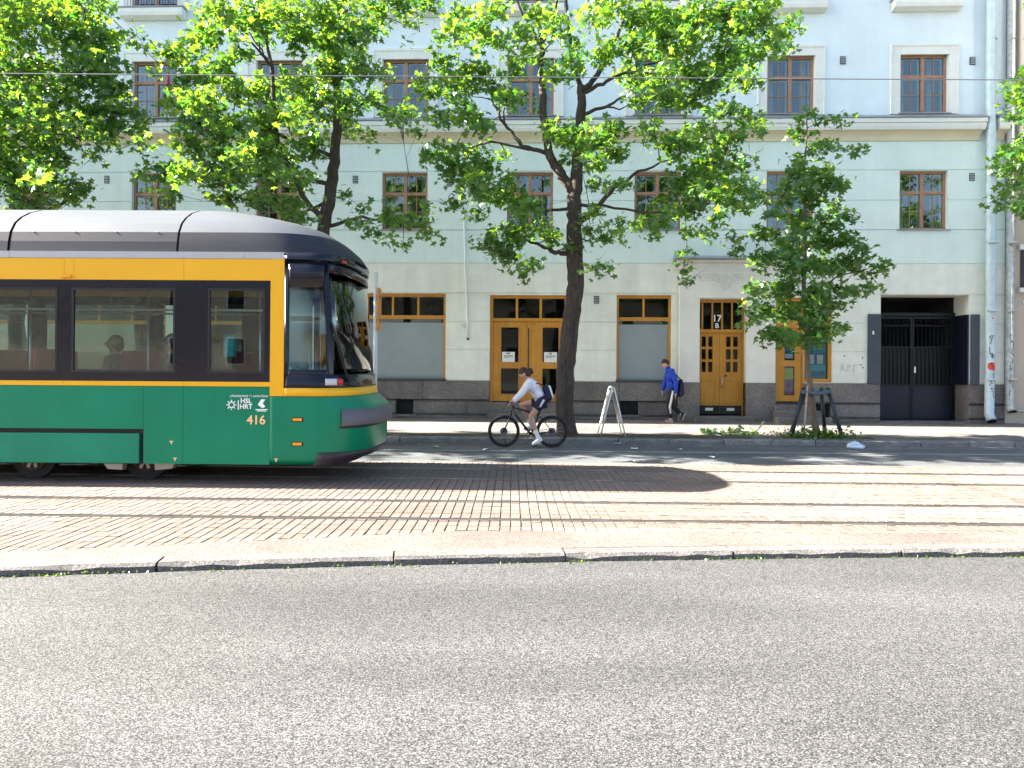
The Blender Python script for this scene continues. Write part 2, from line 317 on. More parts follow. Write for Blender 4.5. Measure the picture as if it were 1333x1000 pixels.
for i in range(len(xs)-1):
    x0, x1 = xs[i], xs[i+1]; L = math.hypot(x1-x0, kerb_y(x1)-kerb_y(x0))
    o = rough_block(9, L-.015, .2, .075, .011, i).build('kerb_stone', 'kerb', kerb)
    o.location = (x0, kerb_y(x0)+random.uniform(-.006, .006), random.uniform(-.004, .004)); o.rotation_euler = (random.uniform(-.01, .01), 0, math.atan2(kerb_y(x1)-kerb_y(x0), x1-x0))
kerb2 = structure(empty('far_kerb', (0, 0, 0)))
x = -24.0; i = 0
while x < 24:
    L = random.uniform(.9, 1.3)
    o = rough_block(5, L-.02, .22, .115, .010, 50+i).build('kerb_stone', 'kerb2', kerb2); o.location = (x, far_kerb(x)+random.uniform(-.008, .008), .084+random.uniform(-.006, .004)); o.rotation_euler = (0, 0, -.014)
    x += L; i += 1

# rails: two tracks, each of two grooved rails with a steel head
NEAR = (8.0, -.015); FAR = (10.69, -.031)
def rail(parent, c, sl):
    b = MB(); g = MB()
    for y0, y1, z0 in ((-.055, .012, .004), (.05, .07, .002)):
        b.box(-60, 60, y0, y1, -.03, z0)
    g.box(-60, 60, .012, .05, -.05, -.022)
    o = b.build('rail', 'rail', parent); k = g.build('groove', 'groove', o)
    o.location = (0, c, 0); o.rotation_euler = (0, 0, math.atan(sl))
tr = tag(empty('tram_track', (0, NEAR[0], 0)), 'nearer pair of grooved tram rails, in full sun', 'tram track')
for s in (-.5, .5): rail(tr, s, NEAR[1])
tr = tag(empty('tram_track', (0, FAR[0], 0)), 'farther pair of tram rails, the one under the tram', 'tram track')
for s in (-.5, .5): rail(tr, s, FAR[1])
# clinker pavers between and beside the rails: joints run across the track
def paver_mesh(seed, w=.0985, d=.195):
    r = random.Random(seed); e = .006; z = [r.uniform(-.0015, .0015) for _ in range(4)]
    return ([(0, 0, -.016), (w, 0, -.016), (w, d, -.016), (0, d, -.016), (e*.5, e*.4, z[0]), (w-e, e*.4, z[1]), (w-e, d-e*.4, z[2]), (e*.5, d-e*.4, z[3])],
            [(4, 5, 6, 7), (0, 1, 5, 4), (1, 2, 6, 5), (2, 3, 7, 6), (3, 0, 4, 7)])
PV = [paver_mesh(k) for k in range(6)]
PM = []
for v, f in PV:
    me = bpy.data.meshes.new('paver'); me.from_pydata(v, [], f); me.materials.append(M['paver']); PM.append(me)
spots = []
for j in range(30):
    y0 = 6.0+j*.2
    for i in range(-190, 190):
        x0 = i*.105; y = y0+NEAR[1]*x0
        if y+.15 < paver_front(x0)+.02 or y+.19 > 12.0-.012*x0: continue
        skip = y < paver_front(x0)+.02
        for c, sl in (NEAR, FAR):
            for s in (-.5, .5):
                ry = c+s+sl*x0
                if y+.194 > ry-.05 and y < ry+.062: skip = True
        spots.append((x0, y, skip, j))
big = sorted([q for q in spots if not q[2] and abs(q[0]) < 4.6 and q[1] < 8.6], key=lambda q: (q[3], abs(q[0])))[:290]
bigset = {(q[0], q[1]) for q in big}
for q in big:
    o = bpy.data.objects.new('paver', random.choice(PM)); col.objects.link(o); o.parent = tram_bed; o.location = (q[0]+random.uniform(-.003, .003), q[1], random.uniform(-.002, .002)); o.rotation_euler = (0, 0, NEAR[1])
b = MB()
for x0, y, skip, j in spots:
    if (x0, y) in bigset: continue
    v, f = random.choice(PV); dz = random.uniform(-.002, .002)
    if not skip:
        b.add([(a+x0, c+y, d+dz) for a, c, d in v], f)
    else:                                    # cut pavers that run up to a rail
        lo, hi = max(y, paver_front(x0)+.02), y+.194
        segs = [(lo, hi)]
        for cc, sl in (NEAR, FAR):
            for s in (-.5, .5):
                ry = cc+s+sl*x0; ns = []
                for p, q2 in segs:
                    if q2 < ry-.055 or p > ry+.07: ns.append((p, q2)); continue
                    if p < ry-.06: ns.append((p, ry-.058))
                    if q2 > ry+.075: ns.append((ry+.073, q2))
                segs = ns
        for p, q2 in segs:
            if q2-p > .02: b.add([(a+x0, p+c/.194*(q2-p), d+dz) for a, c, d in v], f)
b.build('pavers', 'paver', tram_bed, kind='stuff')

# ------------------------------------------------------------------ the apartment building (local x along the facade, -y towards the street)
TH = R(2.155)
bld = tag(empty('apartment_building', (0, 21.1, 0), -TH), 'pale mint green plastered apartment building with ochre doors and granite plinth', 'building')
XL, XR, ZT = -42.0, 13.88, 17.4
F1 = [11.62, 7.9, 4.15, .49, -3.15, -6.87, -10.58, -14.24, -17.9, -21.6, -25.3]
openings = []          # x0, x1, z0, z1, depth
for c in F1:
    openings.append((c-.665, c+.665, 5.54, 7.21, .2)); openings.append((c-.665, c+.665, 8.84, 10.52, .2)); openings.append((c-.665, c+.665, 12.05, 13.75, .2))
SHOP = [(-5.05, -1.93, 1.17, 3.69), (3.0, 4.56, 1.17, 3.66), (-9.7, -6.0, 1.17, 3.5), (-14.3, -10.2, 1.17, 3.5), (-18.6, -14.8, 1.17, 3.5)]
for s in SHOP: openings.append((*s, .18))
openings += [(-.65, 1.60, .56, 3.65, .2), (5.35, 6.68, .2, 3.56, .34), (7.52, 8.32, .62, 3.6, .22), (8.32, 9.11, 1.19, 3.6, .22), (10.45, 12.9, .08, 3.69, .75)]
BASE = [(-3.38, -2.86, .18, .61), (3.11, 3.64, .22, .62), (8.62, 9.06, .17, .58)]
for s in BASE: openings.append((*s, .25))
def cut(lo, hi, cuts):
    segs = [(lo, hi)]
    for a, b_ in sorted(cuts):
        ns = []
        for p, q in segs:
            if b_ <= p or a >= q: ns.append((p, q)); continue
            if a > p: ns.append((p, a))
            if b_ < q: ns.append((b_, q))
        segs = ns
    return segs
def cells(x0, x1, z0, z1, ops):
    """rectangles of x0..x1, z0..z1 left free by the openings"""
    zs = sorted({z0, z1, *[z for o in ops for z in (o[2], o[3]) if z0 < z < z1]}); out = []
    for a, b_ in zip(zs, zs[1:]):
        for p, q in cut(x0, x1, [(o[0], o[1]) for o in ops if o[2] < b_-1e-6 and o[3] > a+1e-6]): out.append((p, q, a, b_))
    return out
def wall_panel(name, m, z0, z1, y=0.0):
    b = MB()
    for p, q, a, c in cells(XL, XR, z0, z1, openings): b.quad((p, y, a), (q, y, a), (q, y, c), (p, y, c))
    for o in openings:
        a, c = max(o[2], z0), min(o[3], z1)
        if a >= c: continue
        x0, x1, d = o[0], o[1], o[4]+.02
        b.quad((x0, y, a), (x0, y, c), (x0, d, c), (x0, d, a)); b.quad((x1, y, a), (x1, d, a), (x1, d, c), (x1, y, c))
        if o[3] <= z1: b.quad((x0, y, o[3]), (x1, y, o[3]), (x1, d, o[3]), (x0, d, o[3]))
        if o[2] >= z0: b.quad((x0, y, o[2]), (x0, d, o[2]), (x1, d, o[2]), (x1, y, o[2]))
    return b.build(name, m, bld)
wall_panel('wall', 'granite', 0, 1.17); wall_panel('wall', 'plaster_low', 1.17, 4.57); wall_panel('wall', 'plaster', 4.57, 8.06); wall_panel('wall', 'plaster_up', 8.06, ZT)
MB().box(XL, XR, 3.2, 12, 0, ZT-.2).box(XL, XL+.3, .3, 3.2, 0, ZT-.2).box(XR-.3, XR, .3, 3.2, 0, ZT-.2).build('core', 'dark', bld)
MB().prism([(-.85, ZT), (-.85, ZT+.25), (6, ZT+3.4), (12.5, ZT+.25), (12.5, ZT)], 'x', XL-.2, XR).build('roof', 'flash', bld)
# plinth of granite slabs
def blocks(z0, z1, L, seed):
    r = random.Random(seed); x = -18.0
    ops = openings+[(4.72, 5.35, 0, 9, 0), (6.68, 7.5, 0, 9, 0)]
    for p, q, a, c in cells(-18, XR, z0, z1, ops):
        n = max(1, round((q-p)/L)); e = [p+(q-p)*k/n+(r.uniform(-.1, .1) if 0 < k < n else 0) for k in range(n+1)]
        for u, w in zip(e, e[1:]):
            if w-u < .03: continue
            MB().box(u+.006, w-.006, -.034+r.uniform(-.004, .004), .01, a+.005, c-.005).build('plinth_block', 'granite', bld, bevel=.008)
blocks(.0, .60, 1.5, 1); blocks(.60, 1.165, 1.9, 2)
# banded plaster courses with recessed joints
Z = [1.17, 2.07, 2.88, 3.71, 4.57, 5.53, 6.37, 7.23, 8.04]
for i, (a, c) in enumerate(zip(Z, Z[1:])):
    ops = openings+([(4.72, 7.55, 0, 4.6, 0)] if a < 4.5 else [])
    for p, q, u, w in cells(XL, XR, a, c, ops):
        if q < -19 and w-u < .2: continue
        lo = .012 if abs(u-a) < 1e-6 else 0; hi = .012 if abs(w-c) < 1e-6 else 0
        MB().box(p, q, -.02, .012, u+lo, w-hi).build('plaster_band', 'plaster_low' if a < 4.5 else 'plaster', bld, bevel=.005)
# string course: zinc cover, white mouldings, cream cove; interrupted where the downpipe passes
for x0, x1 in ((XL, 13.2), (13.54, XR)):
    MB().prism([(-.36, 8.605), (-.37, 8.625), (-.02, 8.79), (-.02, 8.605)], 'x', x0, x1+.03).build('cornice_flashing', 'flash', bld)
    MB().prism([(-.34, 8.475), (-.34, 8.60), (-.03, 8.60), (-.03, 8.475)], 'x', x0, x1).build('cornice_moulding', 'trim', bld, bevel=.01)
    MB().prism([(-.28, 8.29), (-.31, 8.37), (-.32, 8.47), (-.03, 8.47), (-.03, 8.29)], 'x', x0, x1-.02).build('cornice_moulding', 'trim', bld, bevel=.008)
    P = [(-.26, 8.285)]+[(-.26+.22*math.sin(t*math.pi/2), 8.285-.2*(1-math.cos(t*math.pi/2))) for t in (.25, .5, .75, 1)]+[(-.035, 8.05), (-.01, 8.05), (-.01, 8.285)]
    MB().prism(P, 'x', x0, x1-.05).build('cornice_cove', 'cove', bld)

# --- windows of the upper floors: built once, then copied with all their parts
def make_window(h=1.68, guard=False):
    w = 1.33; H = w/2; f = MB()
    f.box(-H, -H+.075, .09, .18, 0, h); f.box(H-.075, H, .09, .18, 0, h); f.box(-H+.075, H-.075, .09, .18, h-.085, h); f.box(-H+.075, H-.075, .09, .18, 0, .07)
    win = f.build('window', 'brown', bld, bevel=.008)
    zt = h-.62
    MB().box(-.05, .05, .08, .17, .07, h-.085).build('mullion', 'brown', win, bevel=.008)
    b = MB()
    for s in (-1, 1): b.box(min(s*.05, s*(H-.075)), max(s*.05, s*(H-.075)), .085, .172, zt-.045, zt+.045)
    b.build('transom', 'brown', win, bevel=.006)
    # inner white casement frames, seen as pale edges behind the brown bars
    pm = {}
    for s in (-1, 1):
        x0, x1 = (-H+.075, -.05) if s < 0 else (.05, H-.075)
        for z0, z1, rows in ((zt+.045, h-.085, 1), (.07, zt-.045, 2)):
            m = MB(); t = .022; xc = (x0+x1)/2
            m.box(xc-.011, xc+.011, .12, .15, z0+.002, z1-.002)
            for r in range(1, rows): m.box(x0+.002, x1-.002, .121, .149, z0+(z1-z0)*r/rows-.010, z0+(z1-z0)*r/rows+.010)
            m.build('glazing_bar', 'brown', win)
            i_ = MB(); i_.box(x0+.001, x0+.025, .16, .2, z0, z1).box(x1-.06, x1-.002, .155, .2, z0, z1).box(x0+.025, x1-.06, .16, .2, z1-.03, z1).box(x0+.025, x1-.06, .16, .2, z0, z0+.025)
            i_.build('inner_sash', 'white', win)
            for a, c in ((x0, xc-.011), (xc+.011, x1)):
                for r in range(rows):
                    u, v_ = z0+(z1-z0)*r/rows, z0+(z1-z0)*(r+1)/rows; k = (round(c-a, 3), round(v_-u, 3))
                    if k not in pm: pm[k] = MB().box(0, c-a, -.003, .003, 0, v_-u).mesh('pane', 'wglass')
                    o = link('pane', pm[k], win); o.location = (a, .135, u)
                    o.rotation_euler = (random.uniform(-.012, .012), 0, random.uniform(-.012, .012))
    MB().prism([(-.07, -.03), (-.075, -.005), (.09, .045), (.09, -.03)], 'x', -H-.07, H+.07).build('sill', 'flash', win)
    b = MB(); b.box(-H, H, 1.3, 1.32, -.1, h+.1).box(-H-.02, -H, .3, 1.3, -.1, h+.1).box(H, H+.02, .3, 1.3, -.1, h+.1).box(-H, H, .3, 1.3, h, h+.02).box(-H, H, .3, 1.3, -.1, -.08)
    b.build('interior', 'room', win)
    def drape(x0, x1):
        n = 14; P = [[(x0+(x1-x0)*k/n, .40+.025*math.sin(k*2.3)+.01*math.sin(k*.9), z) for k in range(n+1)] for z in (0, h)]; return MB().grid(P)
    drape(-H, -H+.2).build('curtain', 'curtain', win); drape(H-.22, H).build('curtain', 'curtain', win)
    return win
W = make_window()
protos = [W]
rr = random.Random(3)
for c in F1:
    for z0 in (5.54, 8.84, 12.05):
        o = W if (c == F1[0] and z0 == 5.54) else copy_tree(W, bld)
        o.location = (c, 0, z0)
        for k in kids(o):
            if k.name.startswith('curtain') and rr.random() < .45: k.scale = (rr.uniform(.6, 1.0), 1, 1)
        if z0 > 8:    # plaster architrave round the windows of the upper floors, on a projecting sill higher up
            h = 1.68; H = .665; a = MB()
            for x0, x1, u, v_ in ((-H-.25, -H-.01, .0, h+.25), (H+.01, H+.25, .0, h+.25), (-H-.01, H+.01, h+.01, h+.25)): a.box(c+x0, c+x1, -.045, .01, z0+u-.04, z0+v_)
            for x0, x1, u, v_ in ((-H-.28, -H-.24, .0, h+.28), (H+.24, H+.28, .0, h+.28), (-H-.24, H+.24, h+.24, h+.28)): a.box(c+x0, c+x1, -.062, .01, z0+u-.04, z0+v_)
            a.build('architrave', 'trim', bld, bevel=.006)
        if z0 > 12:
            s = MB().prism([(-.30, 11.97), (-.31, 12.0), (-.02, 12.06), (-.02, 11.97)], 'x', c-.98, c+.98).build('sill_cover', 'flash', bld)
            MB().prism([(-.27, 11.74), (-.29, 11.84), (-.28, 11.965), (-.01, 11.965), (-.01, 11.70), (-.10, 11.70)], 'x', c-.94, c+.94).build('sill_bracket', 'trim', bld, bevel=.01)
            for g in (c,):
                q = MB(); q.tube([(g-.72, -.2, 12.42), (g+.72, -.2, 12.42)], .014, 6)
                for k in range(19): q.tube([(g-.72+k*.08, -.2, 12.05), (g-.72+k*.08, -.2, 12.42)], .007, 5)
                q.build('window_railing', 'iron', bld)
# small vent grilles in the wall
for c, z in ((12.95, 7.02), (12.95, 10.3), (9.35, 10.35), (-4.6, 7.0), (-1.85, 6.9), (-12.0, 7.02), (2.42, 3.52), (-8.3, 7.0), (5.9, 7.0)):
    v = MB().box(c-.075, c+.075, -.035, .0, z-.11, z+.11).build('vent', 'slate', bld, bevel=.004)
    b = MB()
    for k in range(4): b.box(c-.06, c+.06, -.045, -.03, z-.09+k*.05, z-.07+k*.05)
    b.build('louvre', 'gutter', v)

# --- ground floor shop windows: transom lights above, frosted film below
def shop_window(x0, x1, z0, z1, n, film=True):
    f = MB(); t = .07; zt = z1-.68
    f.box(x0, x0+t, .05, .15, z0, z1).box(x1-t, x1, .05, .15, z0, z1).box(x0+t, x1-t, .05, .15, z1-.09, z1).box(x0+t, x1-t, .05, .15, zt-.06, zt+.05)
    w = f.build('shop_window', 'ochre', bld, bevel=.008)
    iw = (x1-x0-2*t)/n
    for k in range(1, n): MB().box(x0+t+iw*k-.03, x0+t+iw*k+.03, .055, .145, zt+.05, z1-.09).build('mullion', 'ochre', w, bevel=.006)
    for k in range(n): MB().box(x0+t+iw*k+.03*(k > 0), x0+t+iw*(k+1)-.03*(k < n-1), .10, .106, zt+.05, z1-.09).build('pane', 'sglass', w)
    MB().box(x0+t, x1-t, .10, .106, z0+.06, zt-.06).build('pane', 'sglass' if False else 'wglass', w)
    if film: MB().box(x0+t+.005, x1-t-.005, .092, .098, z0+.06, zt-.16).build('frosted_film', 'frost', w)
    MB().box(x0-.02, x1+.02, -.06, .16, z0-.0, z0+.06).build('sill', 'teal', w, bevel=.006)
    b = MB(); b.box(x0, x1, 2.2, 2.25, z0-.2, z1+.2).box(x0-.05, x0, .3, 2.2, z0-.2, z1+.2).box(x1, x1+.05, .3, 2.2, z0-.2, z1+.2).box(x0, x1, .3, 2.2, z1, z1+.05)
    b.build('interior', 'room' if film else 'dark', w)
    return w
for (a, c, u, v), n in zip(SHOP, (4, 2, 4, 4, 4)):
    w = shop_window(a, c, u, v, n, a > -6)
# house plants on the ledge inside, seen through the clear lights
def house_plant(x, y, z, label, s=1):
    r = empty('house_plant', (x, y, z)); r.parent = None; tag(r, label, 'potted plant')
    MB().tube([(0, 0, 0), (0, 0, .18*s)], [.07*s, .1*s], 12).build('pot', 'strap', r)
    V, F, T = leaf_cloud([((random.gauss(0, .16)*s, random.gauss(0, .12)*s, random.uniform(.2, .5)*s), .10*s) for _ in range(70)])
    leaf_obj('foliage', V, F, T, 'weed', r)
    return r
def floc(s, d, z):    # facade coordinates to world
    return (s*math.cos(TH)+d*math.sin(TH), 21.1-s*math.sin(TH)+d*math.cos(TH), z)

# --- leaves (used by plants and trees)
LEAF = np.array([(0, 0), (.30, -.08), (.20, .20), (.52, .42), (.20, .50), (0, 1), (-.30, -.08), (-.20, .20), (-.52, .42), (-.20, .50)], float)
LEAF = np.c_[LEAF, -.22*np.abs(LEAF[:, 0])-.12*LEAF[:, 1]**2]
def leaf_cloud(items, r=None, up=.75):
    """items: (centre, size); returns vertices, faces, tint for folded five-lobed leaves lying roughly flat and drooping"""
    r = r or rng; n = len(items)
    C = np.array([i[0] for i in items]); S = np.array([i[1] for i in items])
    nrm = r.normal(size=(n, 3)); nrm /= np.linalg.norm(nrm, axis=1)[:, None]; nrm = nrm*(1-up)*1.6+np.array([0, 0, up]); nrm /= np.linalg.norm(nrm, axis=1)[:, None]
    d = r.normal(size=(n, 3)); d[:, 2] -= .55; d -= nrm*(d*nrm).sum(1)[:, None]; d /= np.linalg.norm(d, axis=1)[:, None]
    sd = np.cross(d, nrm); S = S*r.uniform(.5, 1.35, n)
    V = C[:, None, :]+S[:, None, None]*(LEAF[None, :, 0, None]*sd[:, None]+(LEAF[None, :, 1, None]-.4)*d[:, None]+LEAF[None, :, 2, None]*nrm[:, None])
    b = (np.arange(n)*10)[:, None]
    F = np.concatenate([b+np.array([0, 1, 2, 3, 4, 5]), b+np.array([0, 5, 9, 8, 7, 6])], 1).reshape(-1, 6)
    return V.reshape(-1, 3), F, np.repeat(np.clip(r.beta(1.6, 2.6, n), 0, 1), 10)
def leaf_obj(name, V, F, T, m, parent=None, kind='stuff'):
    me = bpy.data.meshes.new(name); nv, nf = len(V), len(F)
    me.vertices.add(nv); me.vertices.foreach_set('co', V.astype(np.float32).ravel()); me.loops.add(nf*6); me.loops.foreach_set('vertex_index', F.astype(np.int32).ravel())
    me.polygons.add(nf); me.polygons.foreach_set('loop_start', np.arange(nf, dtype=np.int32)*6)
    me.update(calc_edges=True); me.validate()
    a = me.attributes.new('tint', 'FLOAT', 'POINT'); a.data.foreach_set('value', T.astype(np.float32)); me.materials.append(M[m])
    return link(name, me, parent, kind=kind)
house_plant(*floc(-2.4, .42, 2.95), 'leafy green plant behind the clear upper light of the wide frosted window', 1.0)
# ledge that carries the plant
MB().box(-5.0, -1.98, .3, .6, 2.90, 2.95).build('shelf', 'wood', bld)

# --- double shop door (three lights above), steps below
def leaf_door(name, x0, x1, z0, z1, y, holes, m='ochre', gl='sglass', parent=None):
    d = empty(name); d.parent = parent or bld
    f = MB()
    for p, q, a, c in cells(x0, x1, z0, z1, holes): f.box(p, q, y, y+.06, a, c)
    f.build('door_frame', m, d)
    for h in holes:
        MB().box(h[0], h[1], y+.03, y+.036, h[2], h[3]).build('pane', gl, d)
        e = MB(); t = .018
        e.box(h[0], h[0]+t, y-.012, y+.02, h[2], h[3]).box(h[1]-t, h[1], y-.012, y+.02, h[2], h[3]).box(h[0]+t, h[1]-t, y-.012, y+.02, h[3]-t, h[3]).box(h[0]+t, h[1]-t, y-.012, y+.02, h[2], h[2]+t)
        e.build('glazing_bead', m, d)
    return d
f = MB(); x0, x1, z0, z1 = -.65, 1.60, .56, 3.65
f.box(x0, x0+.09, .06, .18, z0, z1).box(x1-.09, x1, .06, .18, z0, z1).box(x0+.09, x1-.09, .06, .18, z1-.09, z1).box(x0+.09, x1-.09, .06, .18, 2.90, 2.99)
tf = f.build('door_surround', 'ochre', bld, bevel=.008)
iw = (x1-x0-.18)/3
for k in range(1, 3): MB().box(x0+.09+iw*k-.035, x0+.09+iw*k+.035, .065, .17, 2.99, z1-.09).build('mullion', 'ochre', tf, bevel=.006)
for k in range(3): MB().box(x0+.09+iw*k+.035*(k > 0), x0+.09+iw*(k+1)-.035*(k < 2), .11, .116, 2.99, z1-.09).build('pane', 'sglass', tf)
dl = leaf_door('shop_door', -.555, .40, .58, 2.895, .09, [(-.34, .20, 1.70, 2.74, 0), (-.34, .20, .77, 1.55, 0)])
dr = leaf_door('shop_door', .56, 1.505, .58, 2.895, .09, [(.86, 1.36, 1.70, 2.74, 0), (.86, 1.36, .77, 1.55, 0)])
MB().box(.405, .555, .10, .16, .58, 2.895).build('door_post', 'ochre', tf); MB().box(.455, .485, .085, .10, 1.5, 2.7).build('slot', 'dark', tf)
for d, hx in ((dl, .33), (dr, .65)):
    MB().cyl((hx, 1.38), .03, 'y', .05, .09, 12).build('lock', 'brass', d); MB().tube([(hx, .06, 1.24), (hx, .03, 1.24), (hx+.1, .03, 1.24)], .011, 6).build('handle', 'brass', d)
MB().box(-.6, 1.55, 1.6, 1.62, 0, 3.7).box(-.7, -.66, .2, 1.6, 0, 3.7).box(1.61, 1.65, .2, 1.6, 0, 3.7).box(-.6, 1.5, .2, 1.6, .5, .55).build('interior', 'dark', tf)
MB().box(-.62, 1.57, -.02, .2, .0, .56).build('door_base', 'teal', bld); MB().box(-.68, 1.64, -.32, -.03, .0, .24).build('step', 'granite', bld, bevel=.012)
def paper(s, z, w, h, label, y=.082, lines=True):
    r = tag(empty('paper_notice', floc(s, y, z), -TH), label, 'notice')
    MB().box(-w/2, w/2, -.001, .001, 0, h).build('sheet', 'paper', r)
    b = MB(); b.box(-w*.12, w*.12, -.004, -.0015, h*.80, h*.92)
    for k in range(4): b.box(-w*.36, w*(.36 if k < 3 else .1), -.004, -.0015, h*.66-k*h*.075, h*.69-k*h*.075)
    b.build('print', 'ink', r)
paper(-.11, 1.71, .37, .30, 'white printed notice taped inside the left leaf of the double shop door')
paper(1.11, 1.71, .37, .30, 'white printed notice in the right leaf of the double shop door, beside the tree trunk')

# --- portal with the house door 17 B
po = empty('portal'); po.parent = bld
MB().box(4.77, 5.345, -.14, .36, 1.17, 3.57).box(6.685, 7.47, -.14, .36, 1.17, 3.57).box(4.77, 7.47, -.14, .3, 3.57, 4.57).build('surround', 'portal', po, bevel=.01)
MB().box(4.75, 5.35, -.16, .36, 0, 1.165).build('portal_plinth', 'granite', po, bevel=.012); MB().box(6.68, 7.49, -.16, .36, 0, 1.165).build('portal_plinth', 'granite', po, bevel=.012)
MB().box(4.7, 7.56, -.24, .0, 4.575, 4.66).build('moulding', 'portal', po, bevel=.015)
MB().prism([(-.36, 4.665), (-.36, 4.70), (-.0, 4.80), (-.0, 4.665)], 'x', 4.6, 7.66).build('cap_flashing', 'flash', po)
b = MB()     # plaster relief: winged disc with a caduceus-like stroke and speed lines
cx, cz, y = 6.06, 4.06, -.145
b.ring((cx, y, cz), .155, .014, 'y', 24, 5); b.ring((cx, y, cz), .105, .012, 'y', 24, 5)
b.tube([(cx, y, cz-.10), (cx, y, cz+.10)], .012, 5); b.tube([(cx-.05, y, cz-.05), (cx-.03, y, cz+.07), (cx+.05, y, cz+.07), (cx+.05, y, cz-.04), (cx, y, cz-.07)], .009, 5)
b.tube([(cx+.15*math.cos(a), y, cz-.03+.22*math.sin(a)) for a in [math.pi*(1.08+.84*k/10) for k in range(11)]], .012, 5)
for s in (-1, 1):
    w = [(cx+s*.14, cz+.05), (cx+s*.22, cz+.10), (cx+s*.20, cz+.16), (cx+s*.37, cz+.20), (cx+s*.33, cz+.08), (cx+s*.22, cz-.05)]
    b.tube([(u, y, v) for u, v in w+w[:1]], .012, 5); b.tube([(cx+s*.16, y, cz+.02), (cx+s*.31, y, cz+.17)], .008, 5)
    for k in range(3): b.tube([(cx+s*(.40-.05*k), y, cz+.17-.075*k), (cx+s*(.85-.06*k), y, cz+.17-.075*k)], .007, 5)
b.build('emblem', 'portal', po)
MB().box(5.0, 7.4, -.15, -.139, 4.36, 4.39).build('fillet', 'portal', po)
f = MB(); x0, x1, z0, z1, y = 5.36, 6.67, .22, 3.555, .2
f.box(x0, x0+.04, y, y+.14, z0, z1).box(x1-.04, x1, y, y+.14, z0, z1).box(x0+.04, x1-.04, y, y+.14, z1-.08, z1).box(x0+.04, x1-.04, y-.02, y+.14, 2.60, 2.70)
hd = f.build('house_door', 'ochre', bld, bevel=.006)
iw = (x1-x0-.08)/4.35; xm = [x0+.11+iw*k for k in range(5)]
for k in range(4): MB().box(xm[k]+.0, xm[k]+.045, y+.01, y+.1, 2.70, z1-.08).build('mullion', 'ochre', hd)
edges = [x0+.04]+[v for k in range(4) for v in (xm[k], xm[k]+.045)]+[x1-.04]
for k in range(5): MB().box(edges[2*k], edges[2*k+1], y+.05, y+.056, 2.70, z1-.08).build('pane', 'sglass', hd)
text('house_number', '17', .27, 'wprint', hd, ((xm[1]+xm[2])/2+.02, y+.03, 2.93)); text('house_number', 'B', .20, 'wprint', hd, ((xm[1]+xm[2])/2+.02, y+.03, 2.74))
xc = 6.0
for a, c, g0, g1 in ((5.405, xc-.004, 5.46, 5.81), (xc+.004, 6.625, 6.16, 6.53)):
    ops = []; gw = (g1-g0-.035)/2; gh = (1.06-.07)/3
    for i in range(2):
        for j in range(3): ops.append((g0+i*(gw+.035), g0+i*(gw+.035)+gw, 1.45+j*(gh+.035), 1.45+j*(gh+.035)+gh, 0))
    d = leaf_door('house_door_leaf', a, c, .25, 2.595, y+.03, ops)
    m0, m1 = (5.45, xc-.10) if a < 5.5 else (xc+.13, 6.53)
    e = MB(); e.box(m0, m1, y+.012, y+.031, .56, .60).box(m0, m1, y+.012, y+.031, 1.22, 1.26).box(m0, m0+.04, y+.012, y+.031, .60, 1.22).box(m1-.04, m1, y+.012, y+.031, .60, 1.22); e.build('panel_moulding', 'ochre', d, bevel=.006)
    MB().box(a+.005, c-.005, y+.015, y+.031, .25, .50).build('kick_plate', 'rubber', d); MB().box((a+c)/2-.11, (a+c)/2+.11, y+.006, y+.016, .35, .43).build('name_plate', 'paper', d)
MB().tube([(xc+.06, y+.02, 1.30), (xc+.06, y-.05, 1.30), (xc+.06, y-.05, 1.02), (xc+.06, y+.02, 1.02)], .014, 6).build('door_handle', 'steel', hd); MB().cyl((xc+.17, 1.36), .035, 'y', y-.01, y+.03, 12).build('lock', 'bumper2', hd)
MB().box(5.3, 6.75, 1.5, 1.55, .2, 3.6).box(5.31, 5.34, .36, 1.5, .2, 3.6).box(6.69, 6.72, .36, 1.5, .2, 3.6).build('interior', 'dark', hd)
MB().box(5.2, 6.85, -.3, .36, .0, .21).build('step', 'granite', po, bevel=.012)

# --- ochre shop door with display window beside it, three steps
f = MB(); f.box(7.52, 7.60, .06, .2, .62, 3.6).box(8.27, 8.37, .06, .2, .62, 3.6).box(9.02, 9.11, .06, .2, 1.19, 3.6).box(7.60, 8.27, .06, .2, 3.50, 3.6).box(8.37, 9.02, .06, .2, 3.50, 3.6).box(7.60, 8.27, .06, .2, 2.74, 2.96).box(8.37, 9.02, .06, .2, 2.82, 2.92).box(8.37, 9.02, .06, .2, 1.19, 1.30)
sf = f.build('shop_front', 'ochre', bld, bevel=.006)
for a, c, u, v in ((7.60, 8.27, 2.96, 3.50), (8.37, 9.02, 2.92, 3.50), (8.37, 9.02, 1.30, 2.82)): MB().box(a, c, .11, .116, u, v).build('pane', 'sglass', sf)
leaf_door('shop_door', 7.605, 8.265, .64, 2.735, .09, [(7.78, 8.10, 1.80, 2.55, 0), (7.78, 8.10, .80, 1.66, 0)])
MB().box(7.5, 9.1, 1.2, 1.25, .4, 3.7).box(7.49, 7.52, .25, 1.2, .4, 3.7).box(9.08, 9.1, .25, 1.2, .4, 3.7).box(7.5, 9.1, .25, 1.2, .4, .6).build('interior', 'room', sf)
for k in range(3): MB().box(7.44-.07*k, 8.55+.12*k, -.30-.28*(k+1)+.28, -.04, .0, .56-.16*k-.0).build('step', 'granite', bld, bevel=.012) if k == 0 else MB().box(7.44-.07*k, 8.55+.12*k, -.30-.28*k, -.30-.28*(k-1), .0, .56-.16*k).build('step', 'granite', bld, bevel=.012)
